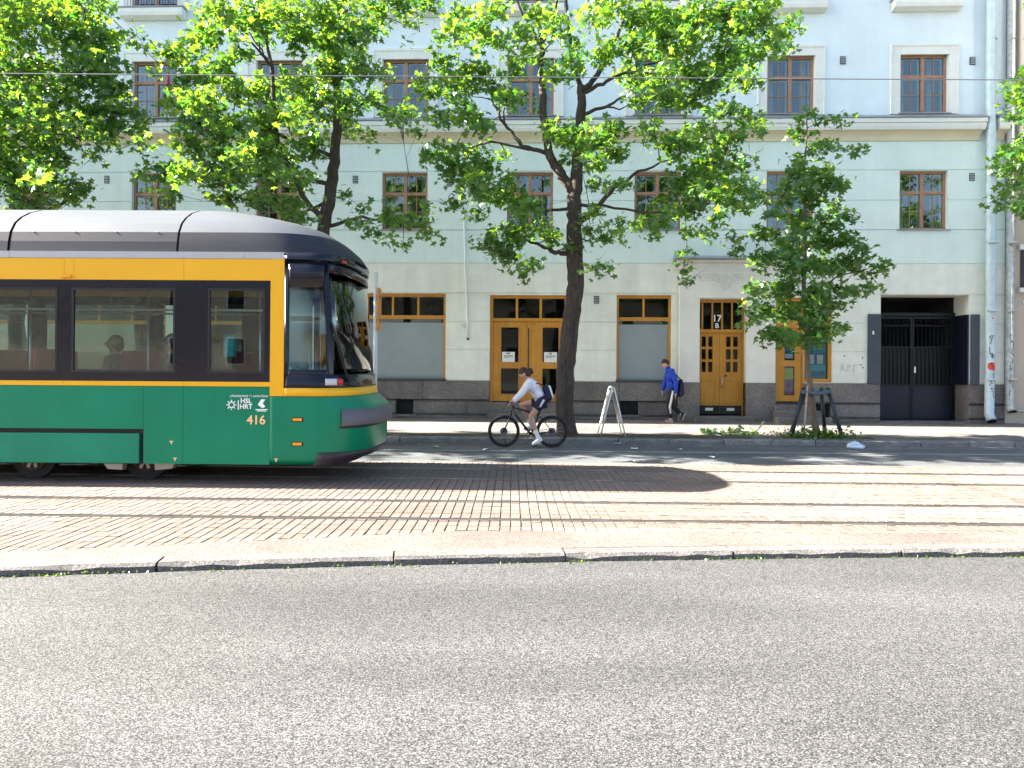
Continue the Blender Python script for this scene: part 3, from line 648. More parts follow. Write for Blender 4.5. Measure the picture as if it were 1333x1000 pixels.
def poster(s, z, w, h, label, mats, y=.135, cat='poster'):
    r = tag(empty('poster', floc(s, y, z), -TH), label, cat)
    MB().box(-w/2, w/2, -.002, .0, 0, h).build('sheet', mats[0], r)
    for k, m in enumerate(mats[1:]): MB().box(-w/2+.02, w/2-.02, -.005, -.002, h*(.08+.46*k), h*(.50+.44*k)).build('print', m, r)
poster(7.94, .84, .30, .80, 'tall poster with pale yellow top in the lower pane of the ochre shop door', ['poster_b', 'poster_b', 'poster_y'])
poster(7.94, 1.85, .26, .30, 'small pale sheet in the upper pane of the right ochre shop door', ['poster_a', 'paper'])
poster(8.69, 1.33, .58, .36, 'teal printed card along the bottom of the display window right of the young tree', ['teal_print', 'poster_a'])
poster(8.57, 1.72, .17, .26, 'left of the two small white cards in the middle of the display window', ['paper', 'curtain'])
poster(8.82, 1.72, .17, .26, 'right one of two small white cards mid display window, beside the gate', ['paper', 'curtain'])
poster(8.69, 2.05, .60, .14, 'narrow teal strip above the two white cards in the display window', ['teal_print', 'poster_a'])
poster(8.54, 2.24, .18, .30, 'white card at the upper left of the display window behind the young tree', ['paper', 'curtain'])
poster(8.86, 2.24, .17, .24, 'white card at the upper right of the display window behind the young tree', ['paper', 'curtain'])
MB().box(8.39, 9.0, .16, .2, 1.30, 2.3).build('display_back', 'poster_a', sf)

# --- basement lights
for a, c, u, v in BASE:
    w = MB().box(a, c, .20, .22, u, v).build('basement_window', 'dark', bld); g = MB()
    for k in range(1, 5): g.tube([(a+(c-a)*k/5, .06, u), (a+(c-a)*k/5, .06, v)], .009, 5)
    g.build('grille', 'iron', w); MB().box(a-.03, c+.03, -.08, .05, u-.06, u-.005).build('sill', 'granite', w, bevel=.006)

# --- gateway with iron gate and folded-back steel shutters
g = empty('gateway'); g.parent = bld
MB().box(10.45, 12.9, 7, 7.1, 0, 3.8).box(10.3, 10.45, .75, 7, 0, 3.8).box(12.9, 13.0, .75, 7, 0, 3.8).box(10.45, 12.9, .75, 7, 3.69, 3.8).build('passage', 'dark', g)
MB().box(10.452, 12.898, .66, .72, 3.14, 3.24).box(10.452, 10.52, .64, .72, .09, 3.14).box(12.83, 12.898, .64, .72, .09, 3.14).build('gate_frame', 'iron', g, bevel=.005)
for a, c in ((10.53, 11.665), (11.675, 12.82)):
    L = empty('gate_leaf'); L.parent = bld
    MB().box(a, a+.05, .66, .71, .12, 3.12).box(c-.05, c, .66, .71, .12, 3.12).box(a+.05, c-.05, .66, .71, 3.06, 3.12).box(a+.05, c-.05, .66, .71, 2.20, 2.25).box(a+.05, c-.05, .66, .71, 1.08, 1.14).box(a+.05, c-.05, .66, .71, .12, .18).box(a+.05, c-.05, .66, .71, 2.84, 2.87).build('leaf_frame', 'iron', L, bevel=.004)
    MB().box(a+.05, c-.05, .675, .695, .18, 1.08).build('kick_sheet', 'navy', L)
    n = 9
    for k in range(1, n): MB().tube([(a+.05+(c-a-.1)*k/n, .685, 1.14), (a+.05+(c-a-.1)*k/n, .685, 3.06)], .011, 6).build('bar', 'iron', L)
    q = MB()
    for k in range(4): q.ring((a+.18+(c-a-.36)*k/3, .685, 2.955), .075, .008, 'y', 16, 5)
    q.build('scroll', 'iron', L)
    MB().box(a+.06, c-.06, .72, .73, 1.14, 2.2).build('mesh_sheet', 'iron', L)
MB().box(11.70, 11.75, .60, .66, 1.48, 1.66).build('lock', 'steel', g)
sh = MB().box(10.08, 10.44, -.075, -.03, 1.16, 3.14).build('shutter', 'slate', bld, bevel=.006); MB().box(10.2, 10.24, -.085, -.075, 2.56, 2.66).build('plate', 'paper', sh)
sh = MB().box(12.93, 13.17, -.075, -.03, 1.16, 3.14).build('shutter', 'slate', bld, bevel=.006); MB().box(12.855, 12.893, -.03, .58, 1.16, 3.14).build('folded_leaf', 'navy', sh)
MB().box(10.45, 12.9, -.1, .75, .05, .10).build('threshold', 'granite', g)

# --- downpipes, cable conduit
def pipe(name, x, r, pts, m, n=14):
    o = MB().tube(pts, r, n).build(name, m, bld)
    z = 1.3
    while z < 18:
        if not 7.7 < z < 8.9: c = MB().tube([(x, pts[0][1] if z < 8 else pts[-1][1], z), (x, pts[0][1] if z < 8 else pts[-1][1], z+.05)], r*1.10, n); c.build('collar', m, o)
        z += 1.9
    return o
PX = 13.37
pa = pipe('downpipe', PX, .122, [(PX-.02, -.34, .16), (PX-.01, -.20, .36), (PX, -.2, 1.2), (PX, -.2, 7.9), (PX-.02, -.22, 8.4), (PX-.03, -.2, 9.0), (PX-.03, -.2, 18.6)], 'zinc')
MB().tube([(PX-.02, -.355, .145), (PX-.02, -.345, .165)], .124, 14).build('pipe_mouth', 'rubber', pa)
QX = 13.93
pb = pipe('downpipe', QX, .105, [(QX, -.3, .42), (QX, -.16, .58), (QX, -.16, 18.6)], 'zinc_old')
MB().tube([(QX, -.312, .41), (QX, -.305, .425)], .107, 14).build('pipe_mouth', 'rubber', pb)
MB().tube([(QX, -.16, .45), (14.9, -.14, .42)], .03, 8).build('pipe_branch', 'zinc_old', pb)
def scrawl(parent, x, y, z0, z1, w, seed, m='tagblack', R0=.14):
    r = random.Random(seed); b = MB(); z = z0
    while z < z1:
        pts = []; px, pz = r.uniform(-w, w)*.6, z
        for k in range(6):
            px = max(-w, min(w, px+r.uniform(-w, w))); pz += r.uniform(-.05, .09); pts.append((x+px, y-math.sqrt(max(0, R0*R0-px*px))-.001, pz))
        b.tube(pts, .009, 4); z += r.uniform(.10, .2)
    b.build('graffiti', m, parent)
scrawl(pa, PX, -.2, 1.85, 2.45, .07, 1, R0=.122); scrawl(pa, PX, -.2, .85, 1.55, .07, 2, R0=.122); scrawl(pb, QX, -.16, 1.6, 2.5, .05, 3, 'ink', .105); scrawl(pb, QX, -.16, .9, 1.3, .05, 4, 'ink', .105)
b = MB(); P = []
for z in np.linspace(1.56, 1.80, 9):
    h = math.sqrt(max(0, .12**2-(z-1.68)**2)); P.append([(PX+.125*math.sin(a), -.2-.125*math.cos(a), z) for a in np.linspace(-h/.125, h/.125, 7)])
b.grid(P); b.build('sticker', 'redstick', pa)
b = MB().ball((PX, -.322, 3.02), .025, 8, 5, 1, .2, 1); b.build('sticker', 'redstick', pa)
MB().tube([(-1.42, -.05, 6.2), (-1.37, -.06, 4.5), (-1.29, -.05, 2.9), (-1.28, -.04, 2.40)], .028, 8).build('conduit', 'signwhite', bld)
MB().ball((-1.28, -.05, 2.38), .04).build('conduit_cap', 'slate', bld); MB().tube([(-1.36, -.03, 2.85), (-1.50, -.06, 2.78), (-1.36, -.05, 2.70)], .018, 6).build('cable_loop', 'signwhite', bld)
b = MB()        # faint paint marks on the wall beside the gate
for pts in ([(9.35, 1.50), (9.37, 1.72), (9.46, 1.52)], [(9.52, 1.50), (9.53, 1.70), (9.62, 1.68), (9.55, 1.60)], [(9.70, 1.5), (9.70, 1.7), (9.8, 1.7)]): b.tube([(u, -.024, v) for u, v in pts], .007, 4)
b.build('graffiti', 'zinc_old', bld)
for u, v in ((9.95, 1.9), (9.96, 1.62), (9.9, 1.7), (9.45, 1.95)): MB().ball((u, -.022, v), .022, 8, 5, 1, .3, 1).build('wall_plug', 'slate', bld)

# --- neighbouring house at the right edge, with a projecting bay
nb = tag(empty('neighbour_house', (0, 21.1, 0), -TH), 'beige neighbour house at the right edge with a pale projecting bay', 'building')
MB().box(13.90, 26, -.02, 10, 0, 19).build('wall', 'beige', nb); MB().box(14.13, 22, -1.3, -.02, 7.5, 18.5).build('bay', 'cream', nb, bevel=.02); MB().box(14.06, 22.1, -1.38, -.02, 7.25, 7.5).build('bay_corbel', 'cream', nb, bevel=.04)
w = MB().box(14.3, 15.6, -.06, -.025, 3.9, 4.95).build('window', 'bumper2', nb); MB().box(14.22, 15.7, -.16, -.02, 3.76, 3.89).build('sill', 'trim', w, bevel=.01); MB().box(14.22, 15.7, -.14, -.02, 4.96, 5.10).build('lintel', 'trim', w, bevel=.01); MB().box(14.4, 15.5, -.068, -.06, 4.0, 4.88).build('pane', 'wglass', w)
MB().ball((14.42, -.03, 3.50), .06, 10, 7, 1, .4, 1).build('wall_disc', 'signwhite', nb)

# --- house on the camera's side of the street (met in the reflections of tram and window glass)
ob = tag(empty('opposite_house', (0, -26, 0)), 'low tan house across the street, seen only mirrored in glass', 'building')
MB().box(-40, 40, -10, 0, 0, 8).build('wall', 'beige', ob); MB().prism([(-10, 8), (-5, 10.5), (.5, 8), (.5, 7.8), (-10, 7.8)], 'x', -40.3, 40.3).build('roof', 'flash', ob)
wm = MB().box(-.6, .6, .01, .06, 0, 1.7).mesh('window', 'white'); gm = MB().box(-.52, .52, .065, .07, .08, 1.62).mesh('pane', 'black')
for i in range(-6, 7):
    for j in range(2):
        o = link('window', wm, ob); o.location = (i*3.6, 0, 1.6+j*3.4); link('pane', gm, o)

# ------------------------------------------------------------------ tram (local x along the track, -y towards the camera, tail to the right)
tram = tag(empty('tram', (0, 10.73, 0), -.011), 'green and yellow low-floor tram with number 416 on its side', 'tram')
XEND = -17.0
zt_ = [.27, .34, .45, .76, .80, 1.0, 1.05, 1.16, 1.3, 1.46, 2.97, 3.06]
xe_ = [-2.20, -2.00, -1.91, -1.91, -1.87, -1.88, -1.93, -2.07, -2.11, -2.12, -2.26, -2.24]
wd_ = [1.16, 1.19, 1.2, 1.2, 1.2, 1.2, 1.2, 1.2, 1.2, 1.2, 1.19, 1.17]
XS = -2.75
def tail(t, z, off=0.0, n=2.9):
    xe, w = float(np.interp(z, zt_, xe_))+off, float(np.interp(z, zt_, wd_))+off
    if abs(t) > 1: return (XS-(abs(t)-1), math.copysign(w, t), z)
    a = t*math.pi/2
    return (XS+(xe-XS)*max(0, math.cos(a))**(2/n), math.copysign(w*abs(math.sin(a))**(2/n), t), z)
def patch(name, m, t0, t1, z0, z1, off=0.0, parent=None, nt=28, nz=None, solid=.02, smooth=True):
    zs = sorted({z0, z1, *[z for z in zt_ if z0 < z < z1]}); b = MB()
    P = [[tail(t0+(t1-t0)*k/nt, z, off) for k in range(nt+1)] for z in zs]
    b.grid(P, smooth); return b.build(name, m, parent or tram, solid=solid)
patch('tail_skirt', 'green', -1.405, 1.405, .27, 1.165, 0, nt=64)
patch('bumper', 'bumper', -.70, .70, .775, 1.0, .035, nt=30); patch('lower_bumper', 'bumper2', -.90, .90, .25, .43, .02, nt=40)
patch('bumper_gap', 'rubber', -.70, .70, .745, .772, .012, nt=30)
patch('tail_stripe', 'yellow', -1.22, 1.22, 1.17, 1.275, .008, nt=50)
patch('lamp_band', 'black', -1.22, 1.22, 1.28, 1.455, .0, nt=50)
for s in (-1, 1):
    patch('tail_lamp', 'clear', s*.62, s*.78, 1.315, 1.40, .012, nt=8); patch('tail_lamp', 'red_lens', s*.53, s*.61, 1.315, 1.40, .012, nt=6)
    patch('cab_side_window', 'tglass', s*1.17, s*.735, 1.52, 2.86, -.012, nt=20, solid=.008)
    patch('corner_pillar', 'black', s*.735, s*.66, 1.455, 2.955, 0, nt=6); patch('window_post', 'black', s*1.22, s*1.17, 1.455, 2.955, 0, nt=4)
    patch('window_rail', 'black', s*1.17, s*.735, 1.455, 1.52, 0, nt=16); patch('window_rail', 'black', s*1.17, s*.735, 2.60, 2.955, 0, nt=16)
    patch('yellow_post', 'yellow', s*1.405, s*1.225, 1.17, 2.97, .006, nt=3, smooth=False)
patch('rear_window', 'tglass', -.66, .66, 1.47, 2.86, -.012, nt=30, solid=.008); patch('window_rail', 'black', -.66, .66, 2.80, 2.955, 0, nt=30)
# side marker lamps
for z in (.865, .545):
    o = MB().box(-2.87, -2.71, -1.215, -1.195, z-.03, z+.03).build('marker_lamp', 'rubber', tram, bevel=.012); MB().box(-2.85, -2.73, -1.222, -1.214, z-.017, z+.017).build('lens', 'amber', o)
o = MB().box(-5.92, -5.78, -1.23, -1.19, 2.70, 2.745).build('marker_lamp', 'amber', tram, bevel=.012)
WIN = [(-3.98, -3.23), (-5.78, -4.41), (-7.7, -5.97), (-9.75, -7.95), (-11.7, -9.95), (-13.6, -11.9), (-15.5, -13.8)]
for s in (-1, 1):
    y = s*1.2
    def sb(name, m, x0, x1, z0, z1, t=.05, parent=None, out=0, bevel=0):
        a, c = sorted((y+s*out, y-s*t)); return MB().box(x0, x1, a, c, z0, z1).build(name, m, parent or tram, bevel=bevel)
    for x0, x1 in ((-4.298, -3.16), (-4.82, -4.302)): sb('side_panel', 'green', x0, x1, .27, 1.288)
    for x0, x1 in ((-8.3, -4.823), (-11.8, -8.304), (XEND, -11.804)): sb('side_panel', 'green', x0, x1, .725, 1.288)
    for x0, x1 in ((-9.2, -4.88), (XEND, -9.21)): sb('skirt_panel', 'green2', x0, x1, .27, .665, bevel=.01)
    sb('skirt_gap', 'rubber', XEND, -4.823, .26, .724, t=.10, out=-.05)
    for x0, x1 in ((-4.298, -3.155), (-5.88, -4.302), (-8.3, -5.884), (XEND, -8.304)): sb('side_stripe', 'yellow', x0, x1, 1.292, 1.352, out=.006)
    sb('window_band', 'black', XEND, -3.157, 2.575, 2.68); sb('window_band', 'black', XEND, -3.157, 1.354, 1.465)
    e = sorted([XEND]+[v for w_ in WIN for v in w_]+[-3.157])
    for k in range(0, len(e)-1, 2): sb('window_pillar', 'black', e[k], e[k+1], 1.465, 2.575)
    for x0, x1 in WIN:
        o = sb('side_window', 'tglass', x0, x1, 1.465, 2.575, t=.018, out=-.010)
        r = MB(); ya, yb = sorted((y+s*.004, y-s*.03))
        r.box(x0, x0+.028, ya, yb, 1.465, 2.575).box(x1-.028, x1, ya, yb, 1.465, 2.575).box(x0+.028, x1-.028, ya, yb, 2.547, 2.575).box(x0+.028, x1-.028, ya, yb, 1.465, 1.493).build('window_seal', 'rubber', o)
    for x0, x1 in ((-4.298, -3.155), (-5.75, -4.302), (-5.88, -5.754), (-9.6, -5.884), (XEND, -9.604)): sb('cornice_panel', 'yellow', x0, x1, 2.683, 2.965, out=.003)
    for x0, x1 in ((-3.5, -2.98), (-6.6, -3.504), (XEND, -6.604)): sb('gutter', 'gutter', x0, x1, 2.968, 3.055, out=.01)
patch('visor', 'black', -1.22, 1.22, 2.96, 3.05, .02, nt=50)
patch('visor_lamp', 'red_lens', -.42, -.34, 2.965, 3.0, .036, nt=4)
# roof: rings of (z, tail end x, half width)
RR = [(3.058, -2.20, 1.15), (3.20, -2.30, 1.13), (3.33, -2.45, 1.10), (3.46, -2.66, 1.02), (3.56, -2.95, .90), (3.66, -3.35, .72), (3.745, -3.82, .48), (3.80, -4.2, .24), (3.815, -4.36, .02)]
def roof_ring(k, x0, nt=30, n=2.9):
    z, xe, w = RR[k]; xs = min(xe-.1, max(x0, xe-1.0)); pts = [(x0, -w, z)]
    for i in range(nt+1):
        a = (-1+2*i/nt)*math.pi/2; pts.append((xs+(xe-xs)*max(0, math.cos(a))**(2/n), math.copysign(w*abs(math.sin(a))**(2/n), a), z))
    return pts+[(x0, w, z)]
P = [roof_ring(k, -4.40) for k in range(len(RR))]
MB().grid(P[:3]).build('tail_cowl_side', 'cowl_dark', tram); MB().grid(P[2:]).build('tail_cowl', 'cowl', tram)
def cowl(x0, x1):
    sec = [(w, z) for z, xe, w in RR]; full = [(-w, z) for w, z in sec]+[(w, z) for w, z in sec[::-1]]
    MB().grid([[(x, u, v) for u, v in full[2:-2]] for x in (x0, x1)], False).build('roof_cowl', 'cowl', tram)
    for sg in (-1, 1): MB().grid([[(x, sg*u, v) for u, v in sec[:3]] for x in (x0, x1)], False).build('cowl_side', 'cowl_dark', tram)
    b = MB(); b.prism(full, 'x', x0-.03, x0-.004); b.v = [(x, u*.985, 3.05+(v-3.05)*.985) for x, u, v in b.v]; b.build('cowl_joint', 'rubber', tram)
    for sg in (-1, 1):
        for k in range(4): MB().ball((x0+(x1-x0)*(k+.5)/4, sg*1.10, 3.33), .009, 6, 4).build('stud', 'gutter', tram)
cowl(-6.64, -4.43); cowl(-10.4, -6.68); cowl(-13.8, -10.44); cowl(XEND, -13.84)
MB().box(XEND, -4.8, -1.1, 1.1, .32, .40).box(-4.8, -2.6, -1.08, 1.08, .36, .42).build('floor', 'tram_floor', tram); MB().box(XEND, -2.7, -1.1, 1.1, 2.80, 2.86).build('ceiling', 'tram_in', tram)
MB().box(XEND-.05, XEND, -1.2, 1.2, .27, 3.75).build('end_wall', 'green', tram)
MB().box(-3.30, -3.26, -.2, 1.1, .42, 2.8).build('partition', 'white', tram); MB().box(-2.95, -2.45, -.65, .65, .42, 1.25).build('console', 'gutter', tram, bevel=.05)
MB().box(-3.0, -2.5, .55, 1.02, 2.05, 2.35).build('cab_cabinet', 'white', tram, bevel=.02)
MB().tube([(-2.35, -.62, 2.35), (-2.42, -.60, 1.9), (-2.28, -.58, 1.52), (-2.22, -.56, 1.35)], .02, 6).build('wiper', 'rubber', tram)
MB().tube([tail(-.66, 2.15, .02), tail(-.62, 2.0, .03), tail(-.52, 1.6, .03), tail(-.44, 1.36, .03)], .016, 6).build('wiper', 'rubber', tram)
for x in (-3.6, -5.2, -6.9, -8.6): MB().tube([(x, -.35, .4), (x, -.35, 2.8)], .018, 8).build('grab_pole', 'steel', tram)
for yy in (-.7, .7): MB().tube([(XEND, yy*.6, 2.35), (-3.4, yy*.6, 2.35)], .016, 8).build('grab_rail', 'signwhite', tram)
st = empty('passenger_seat'); st.parent = tram
MB().box(-.22, .22, -.21, .21, .42, .50).build('cushion', 'seat', st, bevel=.03); o = MB().box(.18, .26, -.21, .21, .5, 1.12).build('backrest', 'seat', st, bevel=.03); MB().box(-.15, .15, -.12, .12, .0, .42).build('pedestal', 'tram_floor', st)
SEATS = [(-4.35, .35), (-4.35, .8), (-5.5, .8), (-6.05, .8), (-4.85, -.35), (-6.85, .8), (-6.05, .35), (-6.6, -.85), (-7.1, .8), (-8.0, .35), (-8.0, .8), (-9.0, -.8)]
for k, (x, yy) in enumerate(SEATS):
    o = st if k == 0 else copy_tree(st, tram); o.location = (x, yy, .66); o.rotation_euler = (0, 0, math.pi if k % 3 == 2 else 0)
# ticket reader and blue box in the last bay
MB().box(-3.86, -3.72, -1.0, -.88, 1.68, 1.98).build('ticket_reader', 'teal_print', tram, bevel=.02)
# bogies under the skirt
for x in (-5.0, -6.55):
    w = MB().cyl((x, .31), .31, 'y', -.78, -.66, 28).build('wheel', 'rubber', tram); MB().cyl((x, .31), .20, 'y', -.80, -.775, 24).build('wheel_disc', 'bark', w)  # shade under the tram put into the near-black wheel colour
    b = MB()
    for k in range(9):
        a = 2*math.pi*k/9; b.box(-.022, .022, -.815, -.80, .06, .165); b.v[-8:] = [(x+u*math.cos(a)-v*math.sin(a), q, .31+u*math.sin(a)+v*math.cos(a)) for u, q, v in b.v[-8:]]
    b.build('spoke', 'gutter', w)
    MB().cyl((x, .31), .31, 'y', .66, .78, 28).build('wheel', 'rail', tram)
[MB().prism(q_, 'y', -.98, -.86).build('bogie_frame', 'gutter', tram, bevel=.01) for q_ in ([(-5.55, .34), (-5.42, .16), (-5.22, .15), (-5.20, .34)], [(-4.80, .34), (-4.78, .15), (-4.55, .17), (-4.45, .34)])]; MB().box(-7.2, -4.3, -.6, .6, .2, .33).build('underframe', 'rubber', tram)
# lettering and emblems on the tail quarter (outer skin at y = -1.2)
Y0 = -1.2035
text('fleet_number', '416', .165, 'peach', tram, (-3.335, Y0, .80))
text('small_print', 'yhteistyössä / i samarbete', .048, 'wprint', tram, (-3.43, Y0, 1.155), .25)
text('logo_text', 'HSL', .088, 'wprint', tram, (-3.47, Y0, 1.075)); text('logo_text', 'HRT', .088, 'wprint', tram, (-3.47, Y0, 1.0))
b = MB(); b.ring((-3.66, Y0, 1.05), .036, .009, 'y', 20, 4)
for k in range(8):
    a = math.pi*k/4; b.tube([(-3.66+.048*math.cos(a), Y0, 1.05+.048*math.sin(a)), (-3.66+.066*math.cos(a), Y0, 1.05+.066*math.sin(a))], .009, 4)
b.build('sun_logo', 'wprint', tram); MB().box(-3.578, -3.566, Y0-.001, Y0+.001, .985, 1.11).build('logo_bar', 'wprint', tram)
b = MB(); b.prism([(-3.315, 1.055), (-3.27, 1.125), (-3.215, 1.125), (-3.25, 1.075), (-3.215, 1.03), (-3.255, 1.01), (-3.29, 1.035)], 'y', Y0-.001, Y0+.001); b.build('arrow_logo', 'wprint', tram)
b = MB(); b.box(-3.345, -3.185, Y0-.001, Y0+.001, .985, .997).box(-3.325, -3.205, Y0-.001, Y0+.001, .968, .979); b.build('small_print', 'wprint', tram)
for x, z in ((-4.45, .56), (-4.40, .34), (-3.07, .34)): MB().box(x-.025, x+.025, Y0-.001, Y0+.001, z, z+.012).box(x-.008, x+.008, Y0-.001, Y0+.001, z-.03, z).build('jacking_mark', 'peach', tram)

# ------------------------------------------------------------------ people
def person_caps(J, f, hands=True):
    """capsules of a whole body from joints J; f = facing direction (unit, horizontal)"""
    J = {k: Vector(v) for k, v in J.items()}; f = Vector(f).normalized(); side = Vector((0, 1, 0)); c = []
    h = J['head']; up = (h-J['neck']).normalized()
    c += [(h+up*.03-f*.012, .088, h-up*.01+f*.006, .086), (h-up*.055+f*.03, .062, h-up*.085+f*.045, .045), (h+f*.085-up*.01, .014, h+f*.105-up*.035, .017)]
    for s in (-1, 1): c.append((h+side*s*.088-up*.005, .018, h+side*s*.092-up*.035, .014))
    c += [(J['neck']-up*.03, .055, h-up*.05, .052)]
    c += [(J['shN'], .062, J['shF'], .062), (J['chest']-side*.07, .11, J['chest']+side*.07, .11), (J['waist']-side*.055, .098, J['waist']+side*.055, .098), (J['hipN'], .10, J['hipF'], .10)]
    c += [(J['chest'], .115, J['waist'], .10), (J['waist'], .10, (J['hipN']+J['hipF'])/2, .11), (J['neck'], .06, J['chest'], .09)]
    for q in 'NF':
        c += [(J['sh'+q], .056, J['el'+q], .040), (J['el'+q], .040, J['ha'+q], .027), (J['hip'+q], .092, J['kn'+q], .056), (J['kn'+q], .054, J['kn'+q]*.62+J['an'+q]*.38, .052), (J['kn'+q]*.62+J['an'+q]*.38, .052, J['an'+q], .035), (J['an'+q], .036, J['he'+q], .034), (J['he'+q], .034, J['to'+q], .026)]
        a = J['ha'+q]; d = (J.get('fi'+q, a+(a-J['el'+q]))-a).normalized(); w = side
        c.append((a, .027, a+d*.075, .030)); cv = J.get('curl', Vector((0, 0, -1)))
        for k, L in enumerate((.062, .074, .07, .055)):
            p0 = a+d*.08+w*(k-1.5)*.019; p1 = p0+d*L*.5+cv*.012; p2 = p1+d*L*.25+cv*.035
            c += [(a+d*.05+w*(k-1.5)*.012, .012, p0, .010), (p0, .010, p1, .009), (p1, .009, p2, .008)]
        n = d.cross(w).normalized(); p0 = a+d*.03+n*.03; c += [(a+d*.015, .014, p0, .011), (p0, .011, p0+d*.045+n*.012, .009)]
    return c
def face_of(o, J, f, hairm, bun=None, short=True):
    h = Vector(J['head']); f = Vector(f).normalized(); up = (h-Vector(J['neck'])).normalized()
    for s in (-1, 1): MB().ball(h+f*.082+Vector((0, s*.032, 0))+up*.012, .012, 8, 6).build('eye', 'eye', o)
    MB().ball(h+f*.082-up*.068, .018, 8, 6, .5, 1.2, .4).build('mouth', 'lip', o)
    caps = [(h+up*.045-f*.02, .096, h+up*.02-f*.045, .088)]+([] if short else [(h-f*.05, .085, h-f*.055-up*.04, .06)])
    if bun: caps += [(h+Vector(bun[0]), bun[2], h+Vector(bun[1]), bun[3]), (h-f*.06, .05, h+Vector(bun[0]), bun[2]*.8)]
    fused('hair', caps, hairm, o, .012, 2)
# --- cyclist
CY = (688-666.5)/FPX*14.5
bike_loc = (CY, 14.5, -.03)
def cp(px, py, y=0): return Vector(((px-688)/65.5, y, (583-py)/65.5))
cyc = tag(empty('person', bike_loc), 'cyclist in white long-sleeved top and navy shorts, hair in a bun, riding left', 'person')
J = dict(head=cp(682, 486.5), neck=cp(688.5, 494), chest=cp(693, 503), waist=cp(701, 513.5), shN=cp(689.5, 497.5, -.15), shF=cp(689, 497, .15), hipN=cp(706, 522.5, -.09), hipF=cp(706, 522.5, .09),
         elN=cp(680.5, 511, -.19), haN=cp(670, 521.5, -.21), elF=cp(679, 511.5, .19), haF=cp(669.5, 521, .21), finN=cp(660, 525, -.21), fiN=cp(664, 524.5, -.21), fiF=cp(664, 524.5, .21),
         knN=cp(691.5, 541.5, -.10), anN=cp(699.5, 565.5, -.12), heN=cp(703.5, 572, -.12), toN=cp(694.5, 577, -.12), knF=cp(679.5, 527.5, .11), anF=cp(691.5, 552, .12), heF=cp(694, 557.5, .12), toF=cp(684, 559, .12))
fw = Vector((-1, 0, -.12))
body = fused('body', person_caps(J, fw), 'skin', cyc, .0075, 2)
Jv = {k: Vector(v) for k, v in J.items()}
def cloth(name, caps, m, parent, grow=.014, voxel=.011): return fused(name, [(a, ra+grow, b_, rb+grow) for a, ra, b_, rb in caps], m, parent, voxel, 3)
mid = (Jv['hipN']+Jv['hipF'])/2
torso = lambda J: [(J['shN'], .062, J['shF'], .062), (J['chest']-Vector((0, .07, 0)), .11, J['chest']+Vector((0, .07, 0)), .11), (J['waist']-Vector((0, .055, 0)), .098, J['waist']+Vector((0, .055, 0)), .098), (J['chest'], .115, J['waist'], .10), (J['neck'].lerp(J['chest'], .3), .066, J['chest'], .095)]
arms = lambda J, e=.93: [q for s in 'NF' for q in ((J['sh'+s], .056, J['el'+s], .042), (J['el'+s], .042, J['el'+s].lerp(J['ha'+s], e), .031))]
cloth('jersey', torso(Jv)+arms(Jv)+[(Jv['waist'], .10, Jv['waist'].lerp(mid, .45), .105)], 'shirt', cyc)
cloth('shorts', [(Jv['hipN'], .10, Jv['hipF'], .10), (Jv['waist'].lerp(mid, .6), .10, mid, .105)]+[(Jv['hip'+s], .094, Jv['hip'+s].lerp(Jv['kn'+s], .36), .082) for s in 'NF'], 'shorts', cyc, .016)
q = Jv['hipN']; k = Jv['knN']; MB().tube([q+Vector((.03, -.118, .04)), q.lerp(k, .36)+Vector((.03, -.105, 0))], [.022, .022], 6).build('side_stripe', 'shirt', cyc)
for s, yy in (('N', -.12), ('F', .12)):
    a, h_, t_ = Jv['an'+s], Jv['he'+s], Jv['to'+s]
    fused('sock', [(a.lerp(Jv['kn'+s], .24), .044, a, .042), (a, .042, h_.lerp(a, .3), .04)], 'shoe', cyc, .01, 2)
    fused('shoe', [(h_+Vector((0, 0, .0)), .046, t_, .036), (h_, .046, a.lerp(h_, .5), .042), (h_.lerp(t_, .5), .044, t_, .036)], 'shoe', cyc, .009, 2)
face_of(cyc, J, fw, 'hair', ((.13, 0, .06), (.155, 0, .03), .055, .042), False)
wb = tag(empty('shoulder_bag', bike_loc), "navy and white bag on the cyclist's back", 'bag')
P0, P1 = cp(711.5, 505, -.02), cp(714, 517, -.02)
fused('bag_body', [(P0, .055, P1, .085), (P0+Vector((0, .1, 0)), .055, P1+Vector((0, .1, 0)), .085), (P0-Vector((0, .08, 0)), .05, P1-Vector((0, .08, 0)), .075)], 'bag', wb, .012, 3)
fused('bag_flap', [(P0+Vector((.05, -.06, .02)), .035, P1+Vector((.06, -.06, .02)), .04)], 'shirt', wb, .01, 2)
MB().tube([P0+Vector((-.03, -.08, .05)), cp(700, 499, -.16), cp(692, 498, -.10)], .012, 6).build('bag_strap', 'bag', wb)
# --- bicycle
bk = tag(empty('bicycle', bike_loc), 'black bicycle ridden by the cyclist in white', 'bicycle')
FW, RW, BB = cp(656.5, 561.5), cp(719, 561.5), cp(692, 566)
for c in (FW, RW):
    w = MB().ring(c, .292, .026, 'y', 40, 8).build('wheel', 'rubber', bk); MB().ring(c, .262, .012, 'y', 40, 6).build('rim', 'bike', w)
    b = MB()
    for k in range(16):
        a = 2*math.pi*k/16; b.tube([c+Vector((.02*math.cos(a+.6), (-1)**k*.025, .02*math.sin(a+.6))), c+Vector((.26*math.cos(a), 0, .26*math.sin(a)))], .0022, 4)
    b.build('spoke', 'steel', w); MB().tube([c-Vector((0, .05, 0)), c+Vector((0, .05, 0))], .024, 10).build('hub', 'bike', w); MB().cyl((c.x, c.z), .075, 'y', -.045, -.041, 20).build('brake_disc', 'bumper', w)
HT, HB, ST = cp(668.5, 529), cp(666.5, 537), cp(703, 536)
